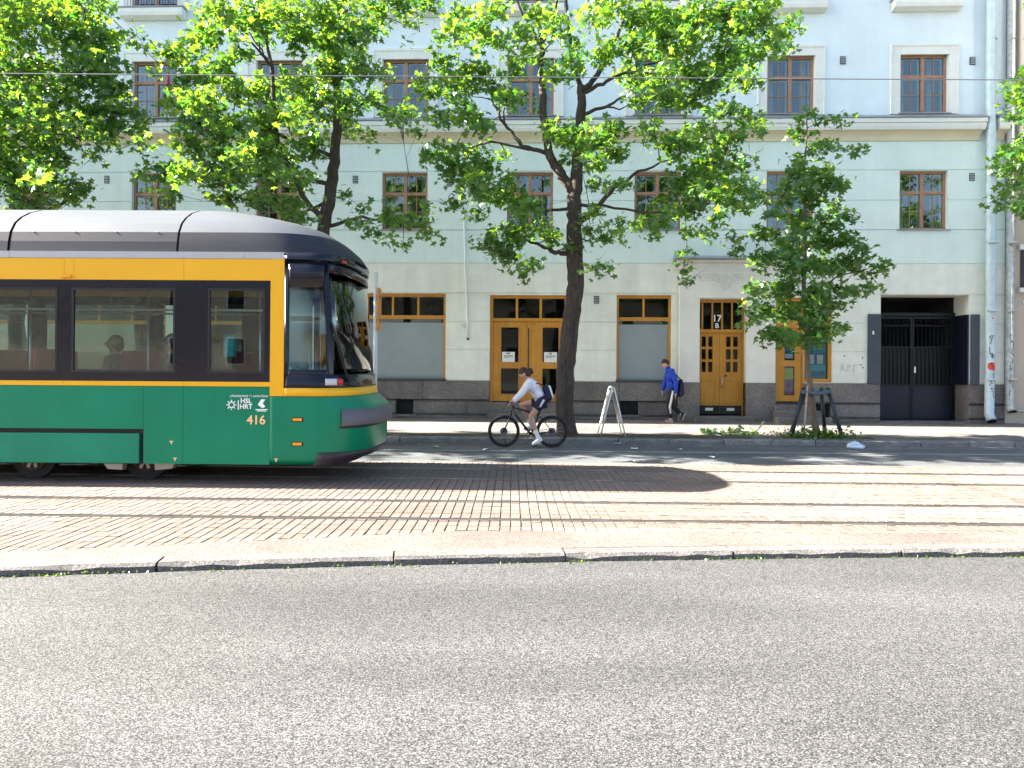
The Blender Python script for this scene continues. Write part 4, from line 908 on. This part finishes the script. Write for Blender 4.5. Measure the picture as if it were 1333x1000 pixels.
b = MB(); b.tube([HT, HB], .022, 10); b.tube([HB.lerp(HT, .3), BB], [.022, .024], 10); b.tube([HT.lerp(HB, .2), ST.lerp(BB, .12)], .018, 8); b.tube([ST, BB], .018, 8)
for s in (-1, 1):
    b.tube([BB+Vector((0, s*.03, 0)), RW+Vector((0, s*.06, 0))], .011, 6); b.tube([ST+Vector((0, s*.02, -.08)), RW+Vector((0, s*.06, 0))], .009, 6)
b.build('frame', 'bike', bk)
b = MB()
for s in (-1, 1): b.tube([HB+Vector((0, s*.05, -.02)), FW+Vector((0, s*.055, 0))], [.017, .012], 8)
b.tube([HB+Vector((0, -.05, -.02)), HB+Vector((0, .05, -.02))], .017, 8); b.build('fork', 'bike', bk)
MB().tube([HT, HT+Vector((-.02, 0, .07)), HT+Vector((-.07, 0, .085))], .014, 8).build('stem', 'bike', bk)
q = HT+Vector((-.07, 0, .085)); MB().tube([q+Vector((.05, -.29, .0)), q+Vector((.0, -.15, .0)), q, q+Vector((0, .15, 0)), q+Vector((.05, .29, 0))], .012, 8).build('handlebar', 'bike', bk)
for s in (-1, 1): MB().tube([q+Vector((.05, s*.29, 0)), q+Vector((.02, s*.19, 0))], .017, 8).build('grip', 'rubber', bk); MB().tube([q+Vector((0, s*.17, -.01)), q+Vector((-.05, s*.23, -.035))], .006, 6).build('brake_lever', 'bike', bk)
MB().tube([ST, cp(705.5, 531)], .013, 8).build('seat_post', 'bike', bk); fused('saddle', [(cp(702, 530.5), .022, cp(711, 529.5), .035), (cp(711, 529.5, -.05), .03, cp(711, 529.5, .05), .03)], 'rubber', bk, .01, 3)
MB().ring(BB-Vector((0, .045, 0)), .088, .008, 'y', 28, 5).build('chainring', 'bumper', bk)
for s, tp in ((-1, cp(697, 579.5)), (1, cp(688, 560.0))):
    o = MB().tube([BB+Vector((0, s*.05, 0)), Vector((tp.x, s*.07, tp.z))], [.014, .011], 8).build('crank', 'bumper', bk); MB().box(tp.x-.045, tp.x+.045, min(s*.08, s*.17), max(s*.08, s*.17), tp.z-.011, tp.z+.011).build('pedal', 'rubber', o)
MB().tube([RW+Vector((0, -.05, .04)), BB+Vector((0, -.045, .085))], .005, 4).tube([RW+Vector((0, -.05, -.04)), BB+Vector((0, -.045, -.085))], .005, 4).build('chain', 'bumper', bk)
MB().tube([BB+Vector((.14, -.06, .01)), BB+Vector((.1, -.06, .0)), BB+Vector((.02, -.06, .0))], .01, 5).build('chain_guard', 'bike', bk)

# --- man walking along the wall
WY = 20.2; WX = (872-666.5)/FPX*WY
wk = tag(empty('person', (WX, WY, .08)), 'man in cobalt blue jacket and black striped track pants, walking with head bowed', 'person')
S = FPX/WY
def wp(px, py, y=0): return Vector(((px-872)/S, y, (549-py)/S))
J = dict(head=wp(865.6, 473.2), neck=wp(870, 480.5), chest=wp(873, 489.5), waist=wp(873.5, 501), shN=wp(873, 483, -.17), shF=wp(871.5, 483, .17), hipN=wp(874, 509.5, -.09), hipF=wp(873.5, 509.5, .09),
         elN=wp(878.2, 497.5, -.21), haN=wp(877.6, 510, -.20), fiN=wp(877, 517, -.20), elF=wp(868, 497, .20), haF=wp(864.8, 507, .19), fiF=wp(864, 514, .19),
         knN=wp(871, 528, -.08), anN=wp(872.3, 544, -.08), heN=wp(873.8, 547, -.08), toN=wp(866.5, 547.8, -.08), knF=wp(876.5, 526.5, .08), anF=wp(886.5, 538.5, .08), heF=wp(890.5, 538.5, .08), toF=wp(888, 546, .08))
fw = Vector((-1, 0, -.35)); Jv = {k: Vector(v) for k, v in J.items()}
fused('body', person_caps(J, fw), 'skin', wk, .0075, 2); face_of(wk, J, fw, 'hair2')
mid = (Jv['hipN']+Jv['hipF'])/2
cloth('jacket', torso(Jv)+arms(Jv, .97)+[(Jv['waist'], .10, Jv['waist'].lerp(mid, .75), .112), (Jv['neck'], .05, Jv['neck'].lerp(Jv['head'], .25), .05)], 'blue', wk, .022)
legs = [q for s in 'NF' for q in ((Jv['hip'+s], .095, Jv['kn'+s], .066), (Jv['kn'+s], .066, Jv['an'+s].lerp(Jv['kn'+s], .16), .05))]
cloth('track_pants', [(Jv['hipN'], .10, Jv['hipF'], .10)]+legs, 'pants', wk, .014)
MB().tube([Jv['hipN']+Vector((.0, -.115, .03)), Jv['hipN'].lerp(Jv['knN'], .5)+Vector((.0, -.105, 0)), Jv['knN']+Vector((-.01, -.088, 0)), Jv['knN'].lerp(Jv['anN'], .6)+Vector((0, -.078, 0))], [.026, .03, .03, .026], 6).build('pant_stripe', 'shirt', wk)
for s, m in (('N', 'shoe_tan'), ('F', 'shoe_dark')):
    a, h_, t_ = Jv['an'+s], Jv['he'+s], Jv['to'+s]
    fused('sock', [(a.lerp(Jv['kn'+s], .2), .042, a, .040)], 'shoe', wk, .01, 2); fused('shoe', [(h_, .046, t_, .036), (h_, .045, a.lerp(h_, .5), .042), (h_.lerp(t_, .5), .044, t_, .036)], m, wk, .009, 2)
    d = (t_-h_).normalized(); n = Vector((d.z, 0, -d.x)); n = n if n.z < .3 and (n.z < 0 or s == 'F') else -n
    fused('sole', [(h_+n*.036-d*.02, .018, t_+n*.028+d*.02, .016), (h_+n*.036-d*.02+Vector((0, .03, 0)), .016, t_+n*.028+Vector((0, .03, 0)), .014), (h_+n*.036-d*.02-Vector((0, .03, 0)), .016, t_+n*.028-Vector((0, .03, 0)), .014)], 'sole', wk, .008, 2)
dbg = tag(empty('duffel_bag', (WX, WY, .08)), "dark navy bag slung behind the walking man's hip", 'bag')
fused('bag_body', [(wp(885.5, 496, -.05), .07, wp(886, 511, -.05), .10), (wp(888, 500, .08), .08, wp(885, 512, .08), .09), (wp(886, 498, -.16), .05, wp(884.5, 513, -.14), .07)], 'bag', dbg, .014, 4)
MB().tube([wp(884, 493, -.12), wp(878, 487, -.16), wp(872.5, 480.5, -.10), wp(868, 489, .05), wp(870, 498, .12)], .016, 6).build('bag_strap', 'bag', dbg)
# --- passengers, dimly seen through the tram glass
def passenger(x, y, label, coat, hairm, face=-1, cap=None):
    r = tag(empty('person', (x, 10.73-.011*x+y, .66)), label, 'person'); f = Vector((face, 0, 0)); s = -face
    J = dict(head=(-s*.02, 0, 1.20), neck=(0, 0, 1.05), chest=(s*.02, 0, .88), waist=(s*.03, 0, .68), shN=(0, -.17, .98), shF=(0, .17, .98), hipN=(s*.02, -.09, .56), hipF=(s*.02, .09, .56), elN=(-s*.03, -.22, .74), haN=(-s*.22, -.16, .64), elF=(-s*.03, .22, .74), haF=(-s*.22, .16, .64),
             knN=(-s*.42, -.10, .55), knF=(-s*.42, .10, .55), anN=(-s*.42, -.10, .10), anF=(-s*.42, .10, .10), heN=(-s*.40, -.1, .05), heF=(-s*.40, .1, .05), toN=(-s*.58, -.1, .04), toF=(-s*.58, .1, .04))
    Jv = {k: Vector(v) for k, v in J.items()}; fused('body', person_caps(J, f), 'skin', r, .012, 2)
    cloth('coat', torso(Jv)+arms(Jv)+[(Jv['waist'], .1, (Jv['hipN']+Jv['hipF'])/2, .11)], coat, r, .02, .014)
    cloth('trousers', [(Jv['hipN'], .1, Jv['hipF'], .1)]+[q for z in 'NF' for q in ((Jv['hip'+z], .095, Jv['kn'+z], .065), (Jv['kn'+z], .065, Jv['an'+z], .045))], 'pants', r, .014, .014)
    face_of(r, J, f, hairm, None, False)
    if cap: fused('cap', [(Vector((0, 0, 1.26)), .105, Vector((-s*.02, 0, 1.25)), .10), (Vector((-s*.08, 0, 1.235)), .05, Vector((-s*.14, 0, 1.22)), .035)], cap, r, .012, 2)
passenger(-6.05, .35, 'tram passenger in a beige cap by the middle of the wide window', 'coat_grey', 'hair2', -1, 'cap')
passenger(-4.85, -.35, 'tram passenger in dark clothes and dark cap near the right end of the wide window', 'coat_grey', 'hair2', -1, 'coat_grey')
passenger(-5.5, .8, 'tram passenger in a dull red coat behind the wide window', 'coat_red', 'hair', 1)

# ------------------------------------------------------------------ street furniture and small things
ab = tag(empty('a_frame_sign', (2.22, 16.25, .08)), 'white tubular A-frame pavement sign seen edge-on right of the big tree', 'sign')
for s in (-1, 1):
    f = MB(); x0, x1, t = s*.27, s*.02, 1.05
    for yy in (-.28, .28): f.tube([(x0, yy, 0), (x1, yy, t)], .016, 8)
    f.tube([(x1, -.28, t), (x1, .28, t)], .016, 8); f.tube([(x0*.75+x1*.25, -.28, t*.25), (x0*.75+x1*.25, .28, t*.25)], .012, 8)
    fr = f.build('leg_frame', 'signwhite', ab)
    p = MB(); a, c = (x0*.72+x1*.28, t*.28), (x0*.06+x1*.94, t*.94); p.add([(a[0], -.26, a[1]), (a[0], .26, a[1]), (c[0], .26, c[1]), (c[0], -.26, c[1])], [(0, 1, 2, 3)]); p.build('sign_panel', 'gutter', fr, solid=.008)
MB().tube([(0, -.3, 1.06), (0, .3, 1.06)], .018, 8).build('hinge', 'signwhite', ab)
sp = tag(empty('sign_post', (-3.0, 16.0, .08)), 'white street post with a narrow orange sign seen edge-on behind the tram tail', 'sign post')
MB().tube([(0, 0, 0), (0, 0, 3.55)], .045, 12).build('post', 'signwhite', sp); MB().box(.055, .10, -.16, .16, 2.28, 3.2).build('sign_plate', 'orange', sp, bevel=.01)
for z in (2.45, 2.95): MB().box(.03, .105, -.06, .06, z, z+.09).build('bracket', 'coat_red', sp)
# tree stakes round the young tree
tx, ty = 6.74, 16.1
sk = tag(empty('tree_stakes', (tx, ty, .08)), 'dark stakes strapped together around the young tree', 'tree support')
for (x0, y0), (x1, y1), m in (((-.66, -.2), (-.36, -.14), 'stake'), ((.30+.12, -.35), (.17, -.12), 'stake'), ((-.48, .35), (-.18, .14), 'stake'), ((.35, .4), (.15, .16), 'stake')):
    MB().tube([(x0, y0, -.05), (x1, y1, 1.08)], [.045, .042], 8).build('stake', m, sk)
MB().tube([(-.42, -.3, -.05), (-.30, -.2, 1.12)], [.022, .022], 8).build('pole', 'wood', sk)
b = MB(); P = [(-.38, -.19), (.19, -.17), (.2, .2), (-.22, .2)]
for i in range(4): p, q = P[i], P[(i+1) % 4]; b.tube([(p[0], p[1], 1.0), ((p[0]+q[0])/2, (p[1]+q[1])/2, .95), (q[0], q[1], 1.0)], [.05, .035, .05], 8)
b.build('strap', 'strap', sk)
b = MB()
for p in P: b.tube([(p[0], p[1], .99), (0, 0, .95)], .022, 6)
b.build('strap', 'strap', sk)
# weeds at the foot of the young tree
it = [((random.gauss(tx-.15, .42), random.gauss(15.9, .2), .09+abs(random.gauss(0, .09))), random.uniform(.05, .10)) for _ in range(560)]
o = leaf_obj('weeds', *leaf_cloud(it, up=.5), 'weed'); o['label'] = 'green weeds around the foot of the young tree'
# cut branch with leaves lying on the pavement
cb = tag(empty('cut_branch', (5.0, 16.4, .08)), 'cut leafy branch lying on the pavement left of the young tree', 'branch')
MB().tube([(-.55, 0, .04), (.1, .05, .07), (.5, .1, .06), (.72, .12, .30)], [.012, .02, .025, .022], 6).tube([(.1, .05, .07), (-.1, .2, .1)], .01, 5).build('stem', 'wood', cb)
it = [((random.uniform(-.72, .55), random.gauss(.03, .12), abs(random.gauss(.05, .05))+.01), random.uniform(.07, .12)) for _ in range(170)]
leaf_obj('foliage', *leaf_cloud(it, up=.5), 'leaf2', cb)
# plastic bag by the kerb
pb_ = fused('plastic_bag', [((-.12, 0, .05), .055, (.05, .02, .06), .07), ((.05, 0, .06), .06, (.17, .02, .035), .035), ((-.08, .05, .08), .04, (.02, .05, .11), .04), ((-.14, -.03, .03), .03, (.1, -.06, .03), .035)], 'plastic', None, .012, 1)
for v in pb_.data.vertices: v.co += Vector((random.uniform(-1, 1), random.uniform(-1, 1), random.uniform(-1, 1)))*.006
pb_.location = (6.95, 14.75, -.03); tag(pb_, 'crumpled white plastic bag on the lane by the far kerb', 'plastic bag')
# scraps of paper on the lane
LITTER = ['white paper scrap on the lane nearest the tram tail', 'white paper scrap on the lane just left of the bicycle', 'upper of two white scraps on the lane below the A-frame sign', 'lower of two white scraps, close to the shaded track edge', 'tiny pale scrap on the lane under the walking man', 'pale scrap on the lane below the ochre house door', 'bare pale stick-like scrap beside the cut branch', 'pale scrap lying against the kerb right of the A-frame sign']
for k, (px, py, Y, s) in enumerate(((571, 587, 14.4, .10), (633, 589, 13.9, .13), (826, 585, 14.3, .13), (830, 598, 12.3, .12), (885, 586, 14.2, .07), (929, 593, 13.0, .10), (936, 567, 16.0, .2), (806, 575.5, 15.2, .14))):
    p = at(px, py, Y); z = -.024 if Y < 15.3 else .092
    o = MB().grid([[(s*(.5*u-.5), s*.35*v, .01+.03*random.random()) for u in range(3)] for v in range(3)], False).build('paper_scrap', 'paper', None, solid=.002)
    o.location = (p.x, Y, z); o.rotation_euler = (0, 0, random.uniform(0, 3)); tag(o, LITTER[k], 'litter', 'litter scraps by the far kerb')
# fallen leaves and grass along the near kerb and in the soil strip
it = []
for _ in range(420):
    x = random.uniform(-6, 6.5); it.append(((x, kerb_y(x)-abs(random.gauss(0, .02))-.01, -.062+random.uniform(0, .012)), random.uniform(.010, .022)))
for _ in range(110):
    x = random.choice([-2.3, -1.0, 2.0, .5, 3.6, 4.6, -3.6])+random.gauss(0, .18); it.append(((x, kerb_y(x)-abs(random.gauss(.03, .03)), -.06), random.uniform(.015, .03)))
o = leaf_obj('kerb_moss', *leaf_cloud(it, up=.6), 'weed'); o['label'] = 'yellow green moss and small leaves along the near kerb'
it = [((random.uniform(-4, 9), far_kerb(0)+random.uniform(.1, 1.0) if random.random() < .7 else random.uniform(12.2, 15.2), .095), random.uniform(.04, .09)) for _ in range(500)]
it = [((x, y, .095 if y > 15.3 else -.02), s) for (x, y, z), s in it]
o = leaf_obj('fallen_leaves', *leaf_cloud(it, up=.9), 'leaf2'); o['label'] = 'small fallen leaves on the soil strip and side lane'
# overhead wires
ow = MB().tube([(-70, 10.75, 6.05)]+[(x, 10.72, 5.83+.00009*(x+2)**2) for x in range(-40, 41, 4)]+[(70, 10.7, 6.05)], .0075, 6).build('contact_wire', 'wire'); tag(ow, 'tram contact wire running straight across the whole view', 'wire')
p0, p1 = at(120, 0, 15.5), Vector(floc(-10.15, -.05, 10.15))
sw = MB().tube([p0+(p0-p1)*1.5, p0, p1], .012, 6).build('span_wire', 'wire'); tag(sw, 'slanting span wire hooked to the facade at upper left', 'wire'); MB().tube([p1, p1-Vector((0, .0, .35))], .04, 8).build('insulator', 'coat_red', sw)

# ------------------------------------------------------------------ street trees
def make_tree(label, TY, trunk, limbs, blobs, bias=-1.0, spread=1.05, leaf=.142, m='leaf', bark='bark', dens=.28, seed=1, extra=(), group='street maples along the pavement', shell=True):
    r = random.Random(seed); g = np.random.default_rng(seed)
    base = at(trunk[0][0], trunk[0][1], TY); root = tag(empty('maple_tree', (base.x, TY, .08)), label, 'tree', group); O = Vector((base.x, TY, .08))
    def W(px, py, off=0): return at(px, py, TY+off)-O
    tp = [W(p[0], p[1], p[3] if len(p) > 3 else 0) for p in trunk]; tr_ = [p[2] for p in trunk]
    tp[0].z = -.05
    # resample the trunk so it can be knotty
    pts, rad = [], []
    for i in range(len(tp)-1):
        for k in range(6): t = k/6; pts.append(tp[i].lerp(tp[i+1], t)+Vector((r.gauss(0, .01), r.gauss(0, .01), 0))); rad.append((tr_[i]*(1-t)+tr_[i+1]*t)*r.uniform(.95, 1.06))
    pts.append(tp[-1]); rad.append(tr_[-1]); rad[0] *= 1.35; rad[1] *= 1.12
    MB().tube(pts, rad, 14).build('trunk', bark, root)
    samples = [(p, q) for p, q in zip(pts, rad) if p.z > 2.2]
    br = MB()
    for lm in limbs:
        lp = [W(p[0], p[1], p[3] if len(p) > 3 else 0) for p in lm]; lr = [p[2] for p in lm]; q, qr = [], []
        for i in range(len(lp)-1):
            for k in range(5): t = k/5; q.append(lp[i].lerp(lp[i+1], t)+Vector((r.gauss(0, .018), r.gauss(0, .018), r.gauss(0, .018)))*(1 if i+k else 0)); qr.append(lr[i]*(1-t)+lr[i+1]*t)
        q.append(lp[-1]); qr.append(lr[-1]); br.tube(q, qr, 8); samples += list(zip(q, qr))
    items = []
    def fill(c, rad_, n):
        SP = np.array([q_[0] for q_ in samples]); d = np.linalg.norm(SP-np.array(c), axis=1)+.35*np.maximum(0, SP[:, 2]-c.z); j = int(d.argmin()); p = samples[j][0]
        a = p.lerp(c, .5)+Vector((r.gauss(0, .12), r.gauss(0, .12), -.02-.06*r.random()))*min(1, (c-p).length); r0 = min(samples[j][1]*.7, .012+.010*(c-p).length)
        br.tube([p, p.lerp(a, .55)+Vector((0, 0, .02)), a, c], [r0, r0*.85, r0*.65, .006], 5, False)
        samples.extend([(p.lerp(a, .6), r0*.8), (a, r0*.65), (a.lerp(c, .6), r0*.45)])
        k = max(3, int(n/9))
        for _ in range(k):
            v = Vector((r.gauss(0, 1), r.gauss(0, 1), r.gauss(0, 1))).normalized()*rad_*r.random()**.45
            e = c+Vector((v.x, v.y*1.25, v.z*.8)); br.tube([c if r.random() < .6 else a.lerp(c, .6), c.lerp(e, .5)+Vector((0, 0, .03)), e], [.006, .005, .003], 3, False)
            for _ in range(9): items.append(((e.x+r.gauss(0, .115), e.y+r.gauss(0, .125), e.z-.02+r.gauss(0, .06)), leaf))
    for px, py, pr in sorted(blobs, key=lambda q_: min((q_[0]-s_[0])**2+(q_[1]-s_[1])**2 for l_ in [trunk]+limbs for s_ in l_)):
        off = max(-3.2, min(.7, bias+r.gauss(0, spread))); S_ = (TY+off)/FPX
        c = at(px, py, TY+off)-O; fill(c, pr*S_*.95, dens*pr*pr)
        if pr > 14:
            off2 = max(-3.3, min(.8, bias-.2*off+r.gauss(0, spread*1.2))); c = at(px+r.gauss(0, pr*.3), py+r.gauss(0, pr*.3), TY+off2)-O; fill(c, pr*(TY+off2)/FPX*.8, dens*pr*pr*.34)
    for c, rad_, n in extra: fill(Vector(c), rad_, n)
    br.build('branches', 'bark', root, kind='stuff')
    leaf_obj('crown', *leaf_cloud(items, g, .62), m, root)
    return root
def top_blobs(x0, x1, z0, z1, n, seed, y0=-2.2, y1=.6):
    r = random.Random(seed); return [((r.uniform(x0, x1), r.uniform(y0, y1), r.uniform(z0, z1)), r.uniform(.5, .8), 60) for _ in range(n)]
T1 = [(20,40,45),(70,30,45),(110,50,40),(145,50,22),(40,90,45),(90,100,45),(130,90,34),(150,120,28),(30,140,40),(70,150,40),(110,150,42),(150,148,36),(180,165,18),(20,190,40),(60,190,40),(105,175,34),(140,178,18),(185,188,12),(15,230,30),(60,230,38),(85,255,28),(98,240,16),(10,10,40),(60,0,45),(110,12,34),(-40,60,60),(-50,130,60),(-40,200,60),(-50,0,60),(-70,250,50),(-110,100,70),(-110,200,60),(30,262,20),(120,205,10)]
make_tree('broad maple at the left edge, above the front of the tram roof', 16.2, [(18, 566, .19), (22, 420, .16), (30, 290, .13), (12, 230, .10), (-5, 120, .07), (0, -40, .03)],
          [[(30, 290, .08), (50, 262, .06), (66, 190, .04), (75, 120, .02)], [(30, 285, .06), (70, 270, .04), (120, 245, .02)], [(8, 200, .07), (50, 150, .05), (110, 110, .025)], [(15, 235, .07), (-50, 150, .05), (-90, 60, .03)]], T1, dens=.19, seed=11, extra=top_blobs(-3.6, 2.6, 8.6, 11, 22, 1))
T2 = [(290,20,25),(270,50,25),(235,60,18),(225,75,18),(330,15,28),(370,20,28),(410,20,30),(450,15,30),(490,20,24),(520,5,18),(555,5,14),(250,100,25),(285,90,25),(310,62,18),(345,48,13),(390,50,24),(425,60,28),(460,50,24),(480,38,14),(235,130,22),(270,130,25),(310,120,25),(345,120,28),(390,110,28),(430,95,32),(470,85,22),(500,97,13),(260,160,28),(300,160,28),(340,160,30),(380,150,30),(410,135,28),(450,130,28),(490,132,18),(520,150,18),(250,190,24),(290,200,30),(330,200,34),(365,200,25),(400,190,25),(450,168,18),(480,178,12),(210,222,20),(188,228,10),(240,225,20),(280,230,20),(310,230,22),(350,230,25),(390,235,24),(300,260,16),(335,255,18),(375,265,20),(395,280,16),(270,255,10),(225,252,9),(450,255,9),(475,272,11),(505,280,17),(480,298,9),(540,290,18),(560,308,9),(525,320,7),(502,308,9),(462,288,8),(555,272,8),(205,90,8),(545,170,8),(320,30,20),(275,8,20)]
make_tree('maple rising behind the tail of the tram, with two slender stems', 16.2, [(424, 566, .17), (420, 420, .15), (421, 300, .14), (433, 232, .125), (439, 168, .10), (437, 100, .07), (432, 30, .045), (440, -60, .02)],
          [[(424, 292, .07), (395, 255, .06), (362, 190, .055), (354, 90, .045), (346, 45, .025), (342, 0, .012)], [(354, 85, .03), (330, 50, .02), (305, 25, .01)], [(435, 205, .05), (350, 170, .035), (270, 150, .02)], [(430, 240, .05), (330, 225, .03), (230, 225, .012)], [(423, 295, .05), (470, 283, .03), (540, 292, .012)], [(437, 110, .04), (470, 60, .03), (500, 10, .015)], [(438, 160, .04), (480, 130, .025), (520, 150, .01)], [(428, 262, .045), (385, 282, .025), (350, 240, .012)]],
          T2, seed=12, extra=top_blobs(-3.0, 2.2, 9.0, 11.3, 20, 2))
T3 = [(605,20,22),(620,45,22),(590,40,17),(565,50,11),(640,10,20),(648,52,17),(580,85,18),(615,90,24),(668,85,18),(690,68,16),(678,45,15),(560,120,20),(600,115,25),(640,105,22),(570,150,18),(605,145,20),(662,125,18),(625,163,16),(555,102,11),(700,18,18),(722,35,18),(770,20,18),(800,10,24),(835,20,30),(870,25,30),(910,25,34),(950,20,34),(990,30,34),(1022,35,20),(748,50,16),(745,85,22),(780,75,20),(722,95,18),(820,60,24),(860,60,28),(900,65,28),(940,70,30),(980,70,24),(1012,58,18),(820,95,22),(860,95,25),(900,100,28),(935,100,25),(965,100,18),(985,108,11),(832,130,14),(870,125,22),(905,130,20),(940,140,17),(970,155,18),(985,170,9),(575,190,18),(590,215,28),(625,210,24),(560,200,13),(615,240,24),(590,265,14),(650,200,12),(660,232,14),(640,250,25),(670,265,22),(620,275,14),(690,270,18),(640,310,20),(672,300,24),(705,300,18),(660,330,20),(690,345,14),(720,312,14),(745,180,24),(720,170,16),(775,182,24),(760,160,14),(800,168,18),(735,208,13),(770,210,18),(800,200,18),(780,240,13),(815,238,13),(850,170,18),(880,190,25),(910,180,25),(940,178,24),(900,220,25),(930,215,28),(960,210,18),(880,240,20),(920,250,28),(955,250,27),(985,255,18),(860,260,16),(890,275,18),(935,285,14),(970,270,11),(860,290,13),(830,290,13),(800,292,13),(780,310,14),(810,310,11),(770,270,13),(765,300,14),(900,300,13),(925,310,11),(950,310,11),(960,326,7),(895,330,9),(890,348,9),(898,366,8),(770,350,6),(786,345,5),(745,320,14),(850,302,9),(680,360,5),(740,318,10)]
make_tree('largest maple, its bare dark trunk standing beside the cyclist', 16.1, [(738, 567, .215), (734, 520, .20), (737, 470, .20), (743, 420, .19), (749, 370, .185), (748, 320, .18), (747, 270, .165), (750, 235, .14), (754, 180, .115), (757, 135, .10), (756, 112, .08)],
          [[(746, 250, .12), (730, 226, .11), (714, 200, .095), (708, 150, .085), (705, 90, .075), (704, 55, .06), (698, 0, .03), (690, -60, .02)], [(704, 60, .04), (685, 25, .03), (665, -10, .02)], [(705, 60, .035), (722, 20, .025), (728, -30, .015)], [(756, 116, .06), (742, 70, .045), (738, 10, .03), (740, -50, .015)], [(757, 118, .07), (772, 105, .06), (800, 60, .05), (815, 20, .03), (830, -30, .02)], [(757, 122, .05), (790, 105, .04), (830, 90, .025), (880, 70, .015)], [(752, 290, .07), (775, 275, .055), (800, 245, .045), (830, 225, .03), (880, 205, .015)], [(752, 268, .04), (790, 268, .03), (850, 278, .022), (920, 262, .012)], [(745, 332, .06), (722, 328, .05), (700, 317, .035), (660, 305, .015)], [(712, 200, .05), (680, 190, .045), (655, 160, .035), (640, 130, .02)], [(690, 195, .035), (640, 185, .025), (595, 195, .015)], [(746, 272, .04), (700, 275, .025), (650, 245, .015)], [(756, 150, .045), (790, 140, .035), (815, 125, .02)]],
          T3, seed=13, extra=top_blobs(-3.2, 4.2, 9.2, 11.6, 26, 3))
T4 = [(1050,150,11),(1085,156,13),(1045,175,13),(1070,190,16),(1040,200,9),(1100,195,9),(1118,194,7),(1040,225,18),(1070,225,18),(1085,240,15),(1025,250,16),(1055,255,18),(1090,265,14),(1010,275,13),(1040,285,20),(1070,290,19),(1100,282,12),(995,310,16),(1030,315,20),(1065,315,20),(1100,312,17),(1120,322,13),(1000,340,17),(1035,345,23),(1075,345,23),(1110,340,19),(1138,350,13),(990,375,17),(1025,375,20),(1060,380,20),(1098,375,17),(1125,372,11),(985,405,17),(1020,405,20),(1055,410,20),(1085,395,14),(1010,435,18),(1045,440,18),(1075,430,16),(1095,425,9),(975,418,8),(1000,432,9),(1150,345,6)]
make_tree('slim young tree with a narrow crown, held by dark stakes', 16.1, [(1064, 568, .075), (1058, 530, .07), (1051, 480, .06), (1047, 400, .05), (1047, 300, .035), (1049, 200, .02), (1051, 150, .010)],
          [[(1047, 390, .02), (1090, 360, .015), (1130, 350, .008)], [(1047, 420, .02), (1000, 400, .012)], [(1047, 340, .018), (1010, 330, .01)], [(1047, 300, .016), (1100, 280, .008)]],
          T4, bias=-.1, spread=.42, leaf=.15, m='leaf2', bark='bark2', dens=.36, seed=14, group='street trees along the pavement')
T5 = [(1315,215,18),(1330,190,18),(1322,240,14),(1307,262,10),(1332,272,18),(1360,200,40),(1380,120,60),(1400,260,50),(1450,180,70),(1440,80,60),(1420,20,60),(1480,280,60),(1350,240,24),(1340,150,12)]
make_tree('sunlit maple at the right edge of the photo', 15.6, [(1425, 568, .18), (1425, 400, .16), (1422, 300, .13), (1425, 150, .08), (1425, 0, .03)],
          [[(1423, 290, .06), (1370, 240, .03), (1320, 220, .012)], [(1424, 220, .06), (1460, 150, .03)]], T5, bias=-.3, spread=.8, seed=15, extra=top_blobs(-1.5, 3, 8, 10.5, 10, 5))
# more of the row to the left, out of the frame: their crowns shade the lane
t1 = [o for o in bpy.data.objects if o.name.startswith('maple_tree')][0]
for k, (dx, lb) in enumerate(((-8.0, 'maple left of the frame, next in the row beyond the left edge'), (-15.5, 'maple farther left of the frame, at the far end of the row'))):
    o = copy_tree(t1); o.location.x += dx; o.location.y += -.2*k; o['label'] = lb; o.rotation_euler = (0, 0, .5 if k else -.25)
